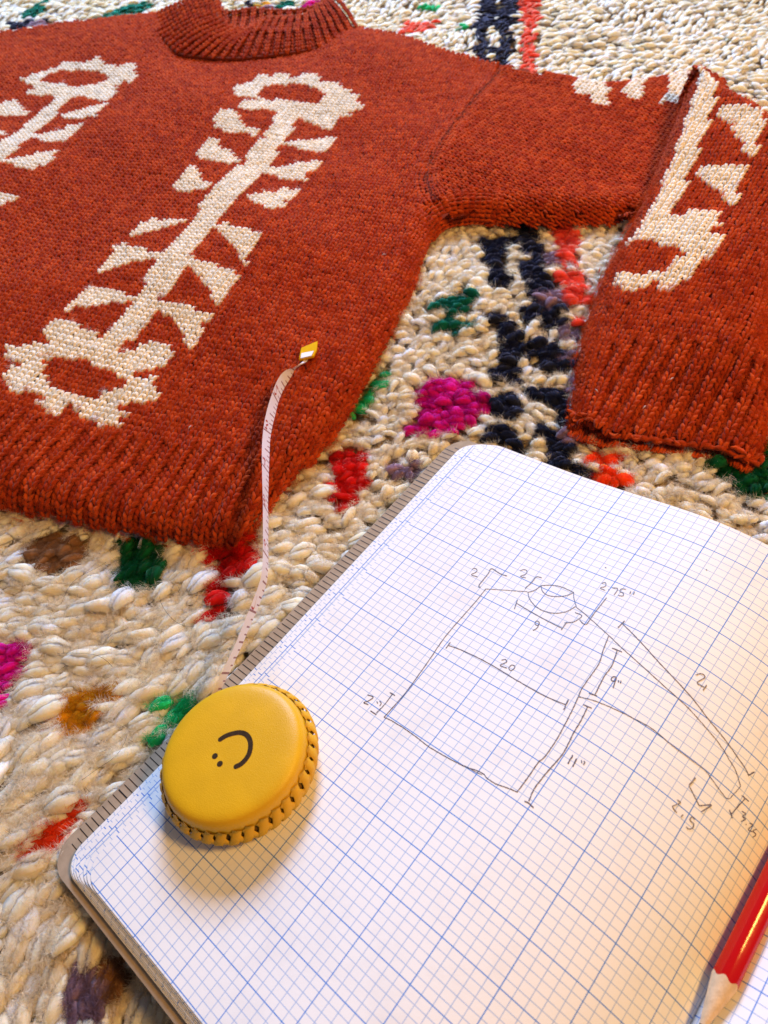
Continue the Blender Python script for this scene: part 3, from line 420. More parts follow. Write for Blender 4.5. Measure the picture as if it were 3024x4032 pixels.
# the 300 that show largest
hid = np.zeros(N, bool)
for poly in (body_poly, sl_poly, fore_poly): hid |= inside(pts, poly)
rel = np.c_[pts, np.zeros(N)] - P0; ss, uu = rel @ EH / .02, rel @ EU / .015
hid |= (ss > -.6) & (uu > 0) & (uu < 16.4)
inview = (px[:, 0] > 10) & (px[:, 0] < 3014) & (px[:, 1] > 10) & (px[:, 1] < 4022) & ~hid
score = np.where(inview, length / dep ** 2, 0)
big = np.argsort(-score)[:300]
NV = 4                                                             # shapes of each kind
STR = {'bead': 1, 'leaf': 1, 'curl': 1, 'plump': 2}
proto = {}
for k, kn in enumerate(KINDS):
    for v in range(NV):
        V, F, uv = tuft_shape(kn, 7, 6, STR[kn], 10 * k + v)
        me = make_mesh('tuft', V, F, uv=uv); me.materials.append(M_tuft_o); proto[k, v] = me
shape = rng.integers(0, NV, N)
for i in big:
    o = bpy.data.objects.new('tuft', proto[variant[i], shape[i]])
    X, Y, Z = tuft_matrix(i)
    m = np.eye(4); m[:3, 0] = X; m[:3, 1] = Y; m[:3, 2] = Z; m[:3, 3] = base[i] - np.array(rug.location)
    o.color = (*cols[i], 1)
    link(o, rug); o.matrix_local = Matrix(m.tolist())
bag = Bag(); isbig = np.zeros(N, bool); isbig[big] = True
frame_ = (px[:, 0] > -60) & (px[:, 0] < 3084) & (px[:, 1] > -60) & (px[:, 1] < 4092)
level = np.where(frame_ & (dep < .42), 2, np.where(frame_, 1, 0))
allX = np.stack([np.cos(ang) * np.cos(tiltp), np.sin(ang) * np.cos(tiltp), np.sin(tiltp)], 1)
allY = np.stack([-np.sin(ang), np.cos(ang), 0 * ang], 1); allZ = np.cross(allX, allY)
for k, kn in enumerate(KINDS):
    for lev in (2, 1, 0):                                          # in view and near; in view; beyond the frame
        near = lev == 2
        for v in range(NV):
            idx = np.where((variant == k) & ~isbig & (shape == v) & (level == lev))[0]
            if not len(idx): continue
            V, F, uv = tuft_shape(kn, (4, 5, 6)[lev], (4, 4, 6)[lev], STR[kn] if near else 1, 10 * k + v)
            L = length[idx][:, None, None]; w = (length * wid)[idx][:, None, None]
            W_ = base[idx][:, None] + V[None, :, :1] * allX[idx][:, None] * L + V[None, :, 1:2] * allY[idx][:, None] * w + V[None, :, 2:] * allZ[idx][:, None] * w
            nv = len(V); off = (np.arange(len(idx)) * nv)[:, None, None]
            tone_ = rng.uniform(.94, 1.06, (len(idx), nv // (len(V) // max(1, 1)), 1))
            bag.add(W_.reshape(-1, 3), [(f[None] + off).reshape(-1, f.shape[1]) for f in F], np.repeat(cols[idx], nv, 0), np.tile(uv, (len(idx), 1)))
pile = bag.obj('tuft_pile', M_tuft_a, rug); pile['kind'] = 'stuff'
print('tufts', N)

def fibres(name, start, nrm, cols_, length_, width, parent, lift_=.5, along=None):
    """loose wool fibres: each a single thin tapering sliver"""
    n = len(start)
    r = rng.normal(0, 1, (n, 3)); d = r - (r * nrm).sum(1)[:, None] * nrm
    d /= np.linalg.norm(d, axis=1)[:, None]
    if along is not None: d = d + along * .8
    d = d + nrm * (lift_ * rng.uniform(.0, 1.8, n))[:, None]; d /= np.linalg.norm(d, axis=1)[:, None]
    b = np.cross(d, rng.normal(0, 1, (n, 3))); b /= np.linalg.norm(b, axis=1)[:, None]
    L = (length_ * rng.uniform(.45, 1.6, n))[:, None]; s = b * (width * rng.uniform(.7, 1.3, n) * .5)[:, None]
    V = np.stack([start + s, start - s, start + d * L], 1).reshape(-1, 3)
    o = mesh_obj(name, V, np.arange(3 * n).reshape(-1, 3), M_fibre, parent, col=np.repeat(cols_, 3, 0), smooth=False); o['kind'] = 'stuff'
    return o

# fuzz on the pile, most of it near the viewer
fz0 = np.where((inview | (isbig)) & (dep < .50))[0]
fz = rng.choice(fz0, 430000, p=(1 / dep[fz0] ** 1.5) / (1 / dep[fz0] ** 1.5).sum())
st = base[fz] + allX[fz] * (length[fz] * rng.uniform(.0, .9, len(fz)))[:, None] + np.array([0, 0, 1]) * ((.29 + .20 * rng.random(len(fz)) ** 2) * (length * wid)[fz])[:, None] * np.where(variant[fz] == 0, 1.25, 1.0)[:, None]
side_ = rng.normal(0, .17, len(fz)); st += allY[fz] * (side_ * length[fz])[:, None]; st[:, 2] -= 1.6 * side_ ** 2 * length[fz] / .2
fc = np.clip(cols[fz] * rng.uniform(.80, 1.22, len(fz))[:, None], 0, .95)
dark = rng.random(len(fz)) < .012; fc[dark] = (.05, .035, .03)
fibres('wool_fibres', st, np.tile([[0, 0, 1.0]], (len(fz), 1)), fc, 0.0029, .00015, rug, .42, along=allX[fz])
# a few long dark hairs lying on the pile
hb = Bag()
for hx, hy, a0, L0 in [(-.120, .150, 2.2, .030), (-.098, .118, .9, .024), (-.150, .185, 1.3, .03), (-.085, .165, 2.9, .028), (-.055, .105, .4, .022), (.055, .270, 2.5, .045), (.140, .232, 1.6, .035), (.120, .300, .7, .03), (-.030, .245, .5, .03), (-.13, .105, .3, .025)]:
    t = np.linspace(0, 1, 12); aa = a0 + 1.1 * t * math.sin(hx * 90)
    q = np.c_[hx + np.cumsum(np.cos(aa)) * L0 / 12, hy + np.cumsum(np.sin(aa)) * L0 / 12, .0058 + .0012 * np.sin(t * 7 + hx * 50)]
    v, f = tube(q, .00007, 4); hb.add(v, f, (.02, .012, .008))
o = hb.obj('stray_hairs', M_fibre, rug); o['kind'] = 'stuff'

# ------------------------------------------------------------------ sweater
SW, SH = .0046, .0035                     # one stitch: width, row height
sweater = empty('knitted_sweater', (0, .45, 0), 'rust red knitted sweater with cream leafy motifs spread on the rug, sleeve folded', 'sweater')
WDIR = np.array([.1204, .2495]); WDIR /= np.linalg.norm(WDIR)          # up the body
ADIR = np.array([WDIR[1], -WDIR[0]])

rim = smoothline(np.array(BODY_RIM) / 1000, 220)
side_rim = smoothline(np.array(SLEEVE_BOT[:-1] + [[74, 449]] + BODY_RIM[1:]) / 1000, 130)
far_rim = np.array(BODY_TOP[8:] + SLEEVE_TOP[1:-1]) / 1000
top = np.array(BODY_TOP) / 1000
seam = smoothline(np.array(SEAM) / 1000, 60)
hem_line = smoothline(np.array(BODY_RIM[9:]) / 1000, 120)

def undul(q):
    x, y = q[:, 0], q[:, 1]
    return .0018 * np.sin(x * 34 + 9 * y) + .0018 * np.sin(y * 29 - 14 * x + .7) + .0007 * np.sin(x * 71 + y * 53)

class Sheet:
    """a piece of knitted cloth lying on the rug; its rim lines roll down to the rug"""
    def __init__(s, poly, rims, h, r, zb=.0015, hf=None, groove=None):
        s.poly = poly; s.rims = rims; s.h = h; s.r = r; s.zb = zb; s.hf = hf; s.groove = groove
        s.L = .5 * math.pi * math.sqrt((r * r + h * h) / 2)
    def sd(s, q):
        ins = inside(q, s.poly)
        best = np.full(len(q), 1e9); dv = np.zeros((len(q), 2))
        for ln in s.rims:
            d, v, _ = line_dist(q, ln); m = d < best
            best[m] = d[m]; dv[m] = v[m]
        sg = np.where(ins, 1., -1.)
        return sg * best, dv * sg[:, None], ins      # dv: inward
    def valid(s, q):
        D, dv, ins = s.sd(q)
        full = np.concatenate([s.poly, s.poly[:1]])
        dall, _, _ = line_dist(q, full)
        return ins | ((-D < (s.L - s.r)) & (np.abs(dall - np.abs(D)) < .0025))
    def pos(s, q):
        D, dv, ins = s.sd(q)
        h = s.h if s.hf is None else s.hf(q)
        e = np.clip(s.r - D, 0, s.L)
        phi = np.pi / 2 * (1 - e / s.L)
        inset = s.r * (1 - np.cos(phi))
        m = D < s.r
        xy = q.copy()
        xy[m] = q[m] + dv[m] * (inset - D)[m][:, None]
        z = np.where(m, s.zb + (h - s.zb) * np.sin(phi), h) + undul(q) * np.clip(D / .03, 0, 1)
        if s.groove is not None:
            d, _, _ = line_dist(q, s.groove); z = z - .0020 * np.exp(-(d / .0020) ** 2) + .0008 * np.exp(-((d - .006) / .004) ** 2)
        return np.c_[xy, z]
    def frame(s, q, T2):
        e = .0012
        A2 = np.c_[T2[:, 1], -T2[:, 0]]
        p = s.pos(q); T = s.pos(q + e * T2) - s.pos(q - e * T2); A = s.pos(q + e * A2) - s.pos(q - e * A2)
        s.stretch = np.maximum(np.linalg.norm(T, axis=1), np.linalg.norm(A, axis=1)) / (2 * e)
        s.squash = np.minimum(np.linalg.norm(T, axis=1), np.linalg.norm(A, axis=1)) / (2 * e)
        T /= np.maximum(np.linalg.norm(T, axis=1), 1e-9)[:, None]
        Nn = np.cross(A, T); Nn /= np.maximum(np.linalg.norm(Nn, axis=1), 1e-9)[:, None]
        A = np.cross(T, Nn)
        return p, T, A, Nn

# one leg of a knit stitch: fat in the middle, ends tucked under the next row
def leg_template(ns=5, nr=4):
    t = np.linspace(0, 1, nr)
    y = -.72 + 1.44 * t                                    # rows
    x = .07 + .34 * t ** .9
    z = .30 * np.sin(np.pi * (t * .9 + .05)) - .10 - .10 * (1 - t)
    rad = np.array([.10, .205, .235, .20, .09]) if nr == 5 else np.interp(t, [0, .25, .5, .75, 1], [.10, .205, .235, .20, .09])
    a = np.linspace(0, 2 * np.pi, ns, endpoint=False)
    V = np.zeros((nr, ns, 3))
    V[..., 0] = x[:, None] + rad[:, None] * np.cos(a) * .98
    V[..., 1] = y[:, None] - .12 * np.cos(a) * rad[:, None]
    V[..., 2] = z[:, None] + rad[:, None] * np.sin(a) * 1.0
    return V.reshape(-1, 3), tube_faces(nr, ns)[:, ::-1]
LEG_V, LEG_F = leg_template()
LEG_M = LEG_V * np.array([-1, 1, 1]); LEG_MF = LEG_F[:, ::-1]

def knit(bag_, p, T, A, Nn, col, sw=SW, sh=SH, drop=None, jitter=.06, swell=1.0):
    n = len(p)
    if n == 0: return
    p = p + A * (rng.normal(0, jitter * sw, n))[:, None] + T * (rng.normal(0, jitter * sh, n))[:, None] + Nn * rng.normal(0, .05 * sw, n)[:, None]
    if drop is not None: p = p - Nn * drop[:, None]
    for V, F in ((LEG_V, LEG_F), (LEG_M, LEG_MF)):
        k = rng.uniform(.90, 1.12, n) * swell; yy = rng.uniform(.92, 1.10, n)
        W_ = p[:, None] + (V[None, :, :1] * (sw * k)[:, None, None]) * A[:, None] + (V[None, :, 1:2] * (sh * yy)[:, None, None]) * T[:, None] + (V[None, :, 2:] * (sw * k)[:, None, None]) * Nn[:, None]
        nv = len(V)
        c = col * rng.uniform(.88, 1.12, n)[:, None]
        bag_.add(W_.reshape(-1, 3), (F[None] + (np.arange(n) * nv)[:, None, None]).reshape(-1, 4), np.repeat(c, nv, 0))

def rust(n):
    t = rng.random(n)[:, None] ** 1.3
    return (1 - t) * np.array([.37, .034, .007]) + t * np.array([.58, .080, .012])
def creamc(n):
    t = rng.random(n)[:, None]
    return (1 - t) * np.array([.88, .74, .54]) + t * np.array([.92, .84, .70])

def lining(name, sheet, T2, parent, step=.004, off=.0022):
    lo, hi = sheet.poly.min(0) - .03, sheet.poly.max(0) + .03
    xs, ys = np.arange(lo[0], hi[0], step), np.arange(lo[1], hi[1], step)
    X, Y = np.meshgrid(xs, ys); q = np.c_[X.ravel(), Y.ravel()]
    ok = sheet.valid(q)
    p, T, A, Nn = sheet.frame(q, np.tile(T2, (len(q), 1)))
    p = p - Nn * off
    idx = np.arange(len(q)).reshape(X.shape); okg = ok.reshape(X.shape)
    m = okg[:-1, :-1] & okg[1:, :-1] & okg[:-1, 1:] & okg[1:, 1:]
    F = np.stack([idx[:-1, :-1][m], idx[:-1, 1:][m], idx[1:, 1:][m], idx[1:, :-1][m]], 1)
    used = np.unique(F); rm = np.full(len(q), -1); rm[used] = np.arange(len(used))
    return mesh_obj(name, p[used], rm[F], M_lining, parent)

def stitch_grid(poly, T2, sw=SW, sh=SH, pad=.03, origin=None):
    A2 = np.array([T2[1], -T2[0]]); o = poly.mean(0) if origin is None else origin
    a = (poly - o) @ A2; b = (poly - o) @ T2
    ia = np.arange(math.floor((a.min() - pad) / sw), math.ceil((a.max() + pad) / sw)); ib = np.arange(math.floor((b.min() - pad) / sh), math.ceil((b.max() + pad) / sh))
    IA, IB = np.meshgrid(ia, ib); IA, IB = IA.ravel(), IB.ravel()
    q = o + (IA * sw)[:, None] * A2 + (IB * sh)[:, None] * T2
    return q, IA, IB

fuzz_p, fuzz_n, fuzz_c = [], [], []
def remember(p, Nn, c, frac):
    k = rng.random(len(p)) < frac
    fuzz_p.append(p[k] + Nn[k] * .0021 + rng.normal(0, .0011, (k.sum(), 3))); fuzz_n.append(Nn[k]); fuzz_c.append(c[k])

def in_motif(q, motif, holes=()):
    m = np.zeros(len(q), bool)
    for poly in motif: m |= inside(q, np.array(poly) / 1000)
    for poly in holes: m &= ~inside(q, np.array(poly) / 1000)
    return m

# --- body
body_outline = np.concatenate([top, seam[1:], rim[1:]])
shoulder = [top[:4], far_rim]
bodyS = Sheet(body_outline, [side_rim] + shoulder, .0150, .0150, groove=seam[:-14])
body = lining('body', bodyS, WDIR, sweater)
q, ia, ib = stitch_grid(body_outline, WDIR)
_, _, arm_arc = line_dist(np.array([[.074, .449]]), side_rim)
_, _, arc_q = line_dist(q, side_rim)
ok = bodyS.valid(q) & (inside(q, body_outline) | (arc_q >= arm_arc[0] - .004) | (q[:, 1] > .55)); q, ia, ib = q[ok], ia[ok], ib[ok]
pxl, _ = project(np.c_[q, np.full(len(q), .015)])
ok = (pxl[:, 0] > -430); q, ia, ib = q[ok], ia[ok], ib[ok]
# the wales follow the side edge near it
p, T, A, Nn = bodyS.frame(q, np.tile(WDIR, (len(q), 1)))
ok = (bodyS.stretch < 3.2) & (bodyS.squash > .12); q, ia, ib, p, T, A, Nn = (x_[ok] for x_ in (q, ia, ib, p, T, A, Nn))
hd, _, _ = line_dist(q, hem_line)
D_, _, ins_ = bodyS.sd(q)
ribm = (hd < .050) | (~ins_ & (hd < .05))
mA = in_motif(q, MOTIF_A, HOLE_A) & ~ribm; mB = in_motif(q, MOTIF_B, HOLE_B) & ~ribm
plain = ~(ribm | mA | mB)
arc_p = line_dist(q, side_rim)[2]; D_, _, _ = bodyS.sd(q)
under = (np.abs(arc_p - arm_arc[0]) < .021) & (D_ < .0135)
plain &= ~under
b_ = Bag(); c = rust(plain.sum()); knit(b_, p[plain], T[plain], A[plain], Nn[plain], c, swell=1.12); remember(p[plain], Nn[plain], c, 1.0)
o = b_.obj('knit_stitches', M_knit, body); o['kind'] = 'stuff'
for mm_, lab in ((mA, 'cream leafy stem motif down the front of the sweater'), (mB, 'cream leafy stem motif cut by the left edge of the photo')):
    b_ = Bag(); c = creamc(mm_.sum()); knit(b_, p[mm_] + Nn[mm_] * .0003, T[mm_], A[mm_], Nn[mm_], c, swell=1.20, jitter=.04)
    o = b_.obj('cream_motif', M_cream, body); o['kind'] = 'stuff'; o['label'] = lab
    remember(p[mm_], Nn[mm_], c, .25)
# hem ribbing: knit columns stand out, purl columns sink back
b_ = Bag(); c = rust(ribm.sum()); purl = (ia[ribm] % 2 == 0)
dz = np.where(purl, .0016, -.0006)
knit(b_, p[ribm], T[ribm], A[ribm], Nn[ribm], c, drop=dz, swell=1.14, jitter=.035); remember(p[ribm], Nn[ribm], c, 1.3)
o = b_.obj('hem_ribbing', M_knit, sweater); o['kind'] = 'stuff'

# --- upper sleeve
sl_top = np.array(SLEEVE_TOP) / 1000; sl_bot = np.array(SLEEVE_BOT) / 1000
sleeve_outline = np.concatenate([seam[::-1], sl_top[1:], sl_bot[:-1]])
SDIR = np.array([.76, -.65]); SDIR /= np.linalg.norm(SDIR)
def sl_h(q):
    return .0150 + .0005 * np.clip((q @ np.array([.94, .34]) - .345) / .09, 0, 1) ** 1.4
sleeveS = Sheet(sleeve_outline, [far_rim, side_rim], .0150, .0150, hf=sl_h, groove=seam[:-14])
sleeve = lining('sleeve', sleeveS, SDIR, sweater)
q, ia, ib = stitch_grid(sleeve_outline, SDIR)
_, _, arc_q = line_dist(q, side_rim)
near_seam = line_dist(q, seam)[0] < .0032
ok = ((sleeveS.valid(q) & ~inside(q, body_outline)) | (near_seam & inside(q, body_outline))) & (near_seam | inside(q, sleeve_outline) | (arc_q <= arm_arc[0] + .004) | (q[:, 1] > .53)); q = q[ok]
p, T, A, Nn = sleeveS.frame(q, np.tile(SDIR, (len(q), 1)))
ok = (sleeveS.stretch < 3.2) & (sleeveS.squash > .12); q, p, T, A, Nn = (x_[ok] for x_ in (q, p, T, A, Nn))
arc_p = line_dist(q, side_rim)[2]; D_, _, _ = sleeveS.sd(q)
ok = ~((np.abs(arc_p - arm_arc[0]) < .021) & (D_ < .0135)); q, p, T, A, Nn = (x_[ok] for x_ in (q, p, T, A, Nn))
mD = in_motif(q, MOTIF_D)
b_ = Bag(); c = rust((~mD).sum()); knit(b_, p[~mD], T[~mD], A[~mD], Nn[~mD], c); remember(p[~mD], Nn[~mD], c, .8)
o = b_.obj('knit_stitches', M_knit, sleeve); o['kind'] = 'stuff'
b_ = Bag(); c = creamc(mD.sum()); knit(b_, p[mD], T[mD], A[mD], Nn[mD], c, swell=1.20, jitter=.04)
o = b_.obj('cream_motif', M_cream, sleeve); o['kind'] = 'stuff'; o['label'] = 'cream motif along the top edge of the sleeve'

# the underarm: stitches following the bend of the edge
dl = smoothline(side_rim, 900); kz = 41
for c_ in range(2): dl[20:-20, c_] = np.convolve(dl[:, c_], np.ones(kz) / kz, 'valid')
la = np.concatenate([[0], np.cumsum(np.linalg.norm(np.diff(dl, axis=0), axis=1))])
ca = la[np.argmin(np.linalg.norm(dl - np.array([.074, .449]), axis=1))]
sa_ = np.arange(ca - .026, ca + .026, SH)
pp = np.stack([np.interp(sa_, la, dl[:, c_]) for c_ in range(2)], 1); tt_ = np.gradient(pp, axis=0); tt_ /= np.linalg.norm(tt_, axis=1)[:, None]
inn = np.c_[tt_[:, 1], -tt_[:, 0]]
if ((np.array([.03, .50]) - pp[len(pp) // 2]) @ inn[len(pp) // 2]) < 0: inn = -inn
ub = Bag()
for phi in np.radians(np.arange(4, 100, 11)):
    hh = .0150; rr = .0145
    P3 = np.c_[pp + inn * (rr * (1 - math.cos(phi))), np.full(len(pp), .0015 + (hh - .0015) * math.sin(min(phi, math.pi / 2)))]
    if phi > math.pi / 2: P3[:, :2] = pp + inn * (rr + (phi - math.pi / 2) * .012)
    N3 = np.c_[-inn * math.cos(min(phi, math.pi / 2)), np.full(len(pp), math.sin(min(phi, math.pi / 2)))]; N3 /= np.linalg.norm(N3, axis=1)[:, None]
    T3 = np.c_[tt_, np.zeros(len(pp))]; A3_ = np.cross(T3, N3); cu = rust(len(pp))
    knit(ub, P3, T3, A3_, N3, cu, sw=.0042, sh=SH * 1.1, swell=1.2); remember(P3, N3, cu, .6)
o = ub.obj('underarm', M_knit, sweater); o['kind'] = 'stuff'
# the sewn seam between body and sleeve
sl_ = np.concatenate([[0], np.cumsum(np.linalg.norm(np.diff(seam, axis=0), axis=1))])
ss_ = np.arange(.001, sl_[-1], SH)
sp_ = np.stack([np.interp(ss_, sl_, seam[:, c_]) for c_ in range(2)], 1); st_ = np.gradient(sp_, axis=0); st_ /= np.linalg.norm(st_, axis=1)[:, None]
sn_ = np.c_[st_[:, 1], -st_[:, 0]]
sb = Bag()
for of_, dr_, dk in ((-.0058, .0, 1.0), (.0058, .0, 1.0), (-.0024, .0004, .95), (.0024, .0004, .95), (0., -.0002, .40)):
    q_ = sp_ + sn_ * of_; D_, _, ins_ = bodyS.sd(q_)
    k_ = (np.abs(D_) > .0105); q_ = q_[k_]
    z_ = np.full(len(q_), .0150) + undul(q_) - dr_ + .0006
    T3 = np.c_[st_[k_], np.zeros(len(q_))]; N3 = np.tile([[0, 0, 1.0]], (len(q_), 1)); A3_ = np.cross(T3, N3)
    knit(sb, np.c_[q_, z_], T3, A3_, N3, rust(len(q_)) * dk, sw=.0040 if of_ else .0026, swell=1.15)
o = sb.obj('armhole_seam', M_knit, sweater); o['kind'] = 'stuff'
# --- folded forearm with its cuff
f_l = np.array(FORE) / 1000; f_e = np.array(FORE_END) / 1000; f_r = np.array(FORE_R) / 1000
fore_outline = np.concatenate([smoothline(f_l, 90), f_e[1:-1], smoothline(f_r, 90)])
FDIR = np.array([.64, .77]); FDIR /= np.linalg.norm(FDIR)               # up the forearm, away from the cuff
FA = np.array([FDIR[1], -FDIR[0]]); cuff_c = f_e.mean(0)
def fo_h(q):
    d = (q - cuff_c) @ FDIR; a = (q - cuff_c) @ FA
    h = .0098 - .05 * np.clip(a, -.04, .04) * np.clip(1 - d / .06, 0, 1) + .0252 * np.clip(d / .20, 0, 1) + .021 * np.clip((d - .2) / .134, 0, 1)
    return h + .0045 * np.sin(a * 42 + d * 9 + .6) * np.clip(d / .06, 0, 1) + .004 * np.exp(-((a - .012 + d * .05) / .020) ** 2) * np.clip((d - .03) / .05, 0, 1)
foreS = Sheet(fore_outline, [smoothline(f_l, 80), smoothline(f_r, 80)], .03, .0125, hf=fo_h)
fore = lining('folded_forearm', foreS, FDIR, sweater)
q, ia, ib = stitch_grid(fore_outline, FDIR)
ok = foreS.valid(q); q, ia, ib = q[ok], ia[ok], ib[ok]
p, T, A, Nn = foreS.frame(q, np.tile(FDIR, (len(q), 1)))
ed, _, _ = line_dist(q, f_e)
cuffm = ed < .058
mC = in_motif(q, MOTIF_C) & ~cuffm
pl = ~(mC | cuffm)
b_ = Bag(); c = rust(pl.sum()); knit(b_, p[pl], T[pl], A[pl], Nn[pl], c); remember(p[pl], Nn[pl], c, 1.0)
o = b_.obj('knit_stitches', M_knit, fore); o['kind'] = 'stuff'
b_ = Bag(); c = creamc(mC.sum()); knit(b_, p[mC] + Nn[mC] * .0003, T[mC], A[mC], Nn[mC], c, swell=1.20, jitter=.04)
o = b_.obj('cream_motif', M_cream, fore); o['kind'] = 'stuff'; o['label'] = 'cream stem motif bending round on the folded forearm'
b_ = Bag(); c = rust(cuffm.sum()); dz = np.where(ia[cuffm] % 2 == 0, .0019, -.0008)
knit(b_, p[cuffm], T[cuffm], A[cuffm], Nn[cuffm], c, drop=dz, swell=1.14, jitter=.035); remember(p[cuffm], Nn[cuffm], c, 1.4)
# rolled cast-on edge of the cuff and the lower layer behind the dark opening
el = smoothline(f_e, 46)
pe = foreS.pos(el - FDIR * .0); Ecol = rust(len(el))
pe[:, 2] += -.0004 + .0005 * np.sin(np.arange(len(el)) * 1.9); v, f = tube(smoothline(pe, 120), .0013 + .0003 * np.sin(np.arange(120) * 1.05), 8)
b_.add(v, f, (.40, .045, .009))
low = el - FDIR * .0008
nl = len(low)
for rw in range(8):
    ql = low + FDIR * (rw * SH)
    pl_ = np.c_[ql, np.full(nl, .0044 - rw * .0001)]
    n3 = np.tile([[0, 0, 1.0]], (nl, 1)); T3 = np.tile([[*FDIR, 0]], (nl, 1)); A3 = np.tile([[*FA, 0]], (nl, 1))
    knit(b_, pl_, T3, A3, n3, rust(nl), sw=SW * .75)
for rw in range(3):
    pl_ = np.c_[low - FDIR * .0004, np.full(nl, .0040 - rw * .0014)]
    knit(b_, pl_, np.tile([[0, 0, 1.0]], (nl, 1)), A3, np.tile([[*(-FDIR), 0]], (nl, 1)), rust(nl), sw=SW * .75, sh=.002)
o = b_.obj('cuff', M_knit, sweater); o['kind'] = 'stuff'

# --- mock neck collar: ribbed band lofted from the neckline to its rim, and the inside of its back
def loft(name, lo3, hi3, ncol, nrow, bulge, label=None, flip=1.0):
    lo = smoothline(np.array(lo3) / 1000, ncol); hi = smoothline(np.array(hi3) / 1000, ncol)
    t = np.linspace(0, 1, nrow)
    G_ = lo[None] * (1 - t)[:, None, None] + hi[None] * t[:, None, None]
    G_[..., 2] += (bulge * np.sin(np.pi * t))[:, None]
    T = np.gradient(G_, axis=0); A = np.gradient(G_, axis=1)
    T /= np.linalg.norm(T, axis=2)[..., None]; Nn = np.cross(A, T); Nn /= np.maximum(np.linalg.norm(Nn, axis=2)[..., None], 1e-9)
    Nn *= np.sign(Nn[..., 2:] + 1e-6); An = np.cross(T, Nn)
    sw = np.linalg.norm(A, axis=2); shh = np.linalg.norm(np.gradient(G_, axis=0), axis=2)
    p = G_.reshape(-1, 3); n = len(p); c = rust(n)
    col = np.tile(np.arange(ncol), nrow)
    bb = Bag()
    swm = float(np.median(sw)); shm = float(np.median(shh))
    knit(bb, p, T.reshape(-1, 3), An.reshape(-1, 3), Nn.reshape(-1, 3), c, sw=swm * 1.1, sh=shm, drop=np.where(col % 2 == 0, .0022, -.0012), swell=1.1)
    remember(p, Nn.reshape(-1, 3), c, .5)
    # cloth behind the stitches
    V = (G_ - Nn * .0026).reshape(-1, 3)
    F = np.array([(j * ncol + i, j * ncol + i + 1, (j + 1) * ncol + i + 1, (j + 1) * ncol + i) for j in range(nrow - 1) for i in range(ncol - 1)])
    # rim cord
    r_ = G_[-1] + Nn[-1] * .0004; rv, rf = tube(r_, .0019, 6); bb.add(rv, rf, (.28, .042, .010))
    base_ = mesh_obj(name, V, F, M_lining, sweater)
    o = bb.obj('knit_stitches', M_knit, base_); o['kind'] = 'stuff'
    return base_
cb = np.array(COLLAR_BASE); cr = np.array(COLLAR_RIM)
loft('collar', cb, cr, 60, 14, .0025)
ck = smoothline(np.array(COLLAR_BACK), 24); inner = ck + np.array([-3, -34, -3])
inner[:, 0] = (inner[:, 0] - inner[:, 0].mean()) * .92 + inner[:, 0].mean()
loft('collar_inside', inner, ck, 34, 9, -.002)
# seam cord along the neckline
v, f = tube(smoothline(cb / 1000, 90) + np.array([0, -.0012, -.001]), .0015, 6)
mesh_obj('neckline_seam', v, f, M_knit, sweater, col=np.tile([[.16, .02, .007]], (len(v), 1)))

# --- wool fuzz over the whole sweater
fp, fn, fcol = np.concatenate(fuzz_p), np.concatenate(fuzz_n), np.concatenate(fuzz_c)
pxl, dd = project(fp)
vis = (pxl[:, 0] > -300) & (pxl[:, 0] < 3300)
fp, fn, fcol = fp[vis], fn[vis], fcol[vis]
d_ = project(fp)[1]
rep = np.concatenate([np.arange(len(fp)), np.where(d_ < .75)[0]] + [np.where(d_ < .75)[0]] * 3 + [np.where(d_ < .60)[0]] * 5 + [np.where(d_ < .47)[0]] * 24 + [np.where(d_ < .41)[0]] * 22)
fp2 = fp[rep] + rng.normal(0, .0013, (len(rep), 3)); fp2 -= fn[rep] * (((fp2 - fp[rep]) * fn[rep]).sum(1) * .8)[:, None]
fibres('wool_fuzz', fp2, fn[rep], np.clip(fcol[rep] * rng.uniform(.9, 1.55, len(rep))[:, None], 0, .9), .0026, .00012, sweater, .32)
# a few flecks of pale lint
lb = Bag()
for lx, ly, lz, a0 in [(.131, .247, .019, .7), (.149, .262, .0205, .5), (-.108, .226, .013, .3), (-.092, .275, .0175, 1.0), (-.03, .43, .0175, 2.0), (.02, .40, .0175, .2), (.112, .262, .019, 1.9), (-.148, .30, .0175, .9)]:
    L0 = .0013
    v, f = tube(np.array([[lx - L0 * math.cos(a0), ly - L0 * math.sin(a0), lz], [lx, ly, lz + .0003], [lx + L0 * math.cos(a0), ly + L0 * math.sin(a0), lz]]), np.array([.00012, .00028, .00012]), 5)
    lb.add(v, f, (.75, .66, .6))
o = lb.obj('lint', M_fibre, sweater); o['kind'] = 'stuff'
print('fuzz', len(rep))

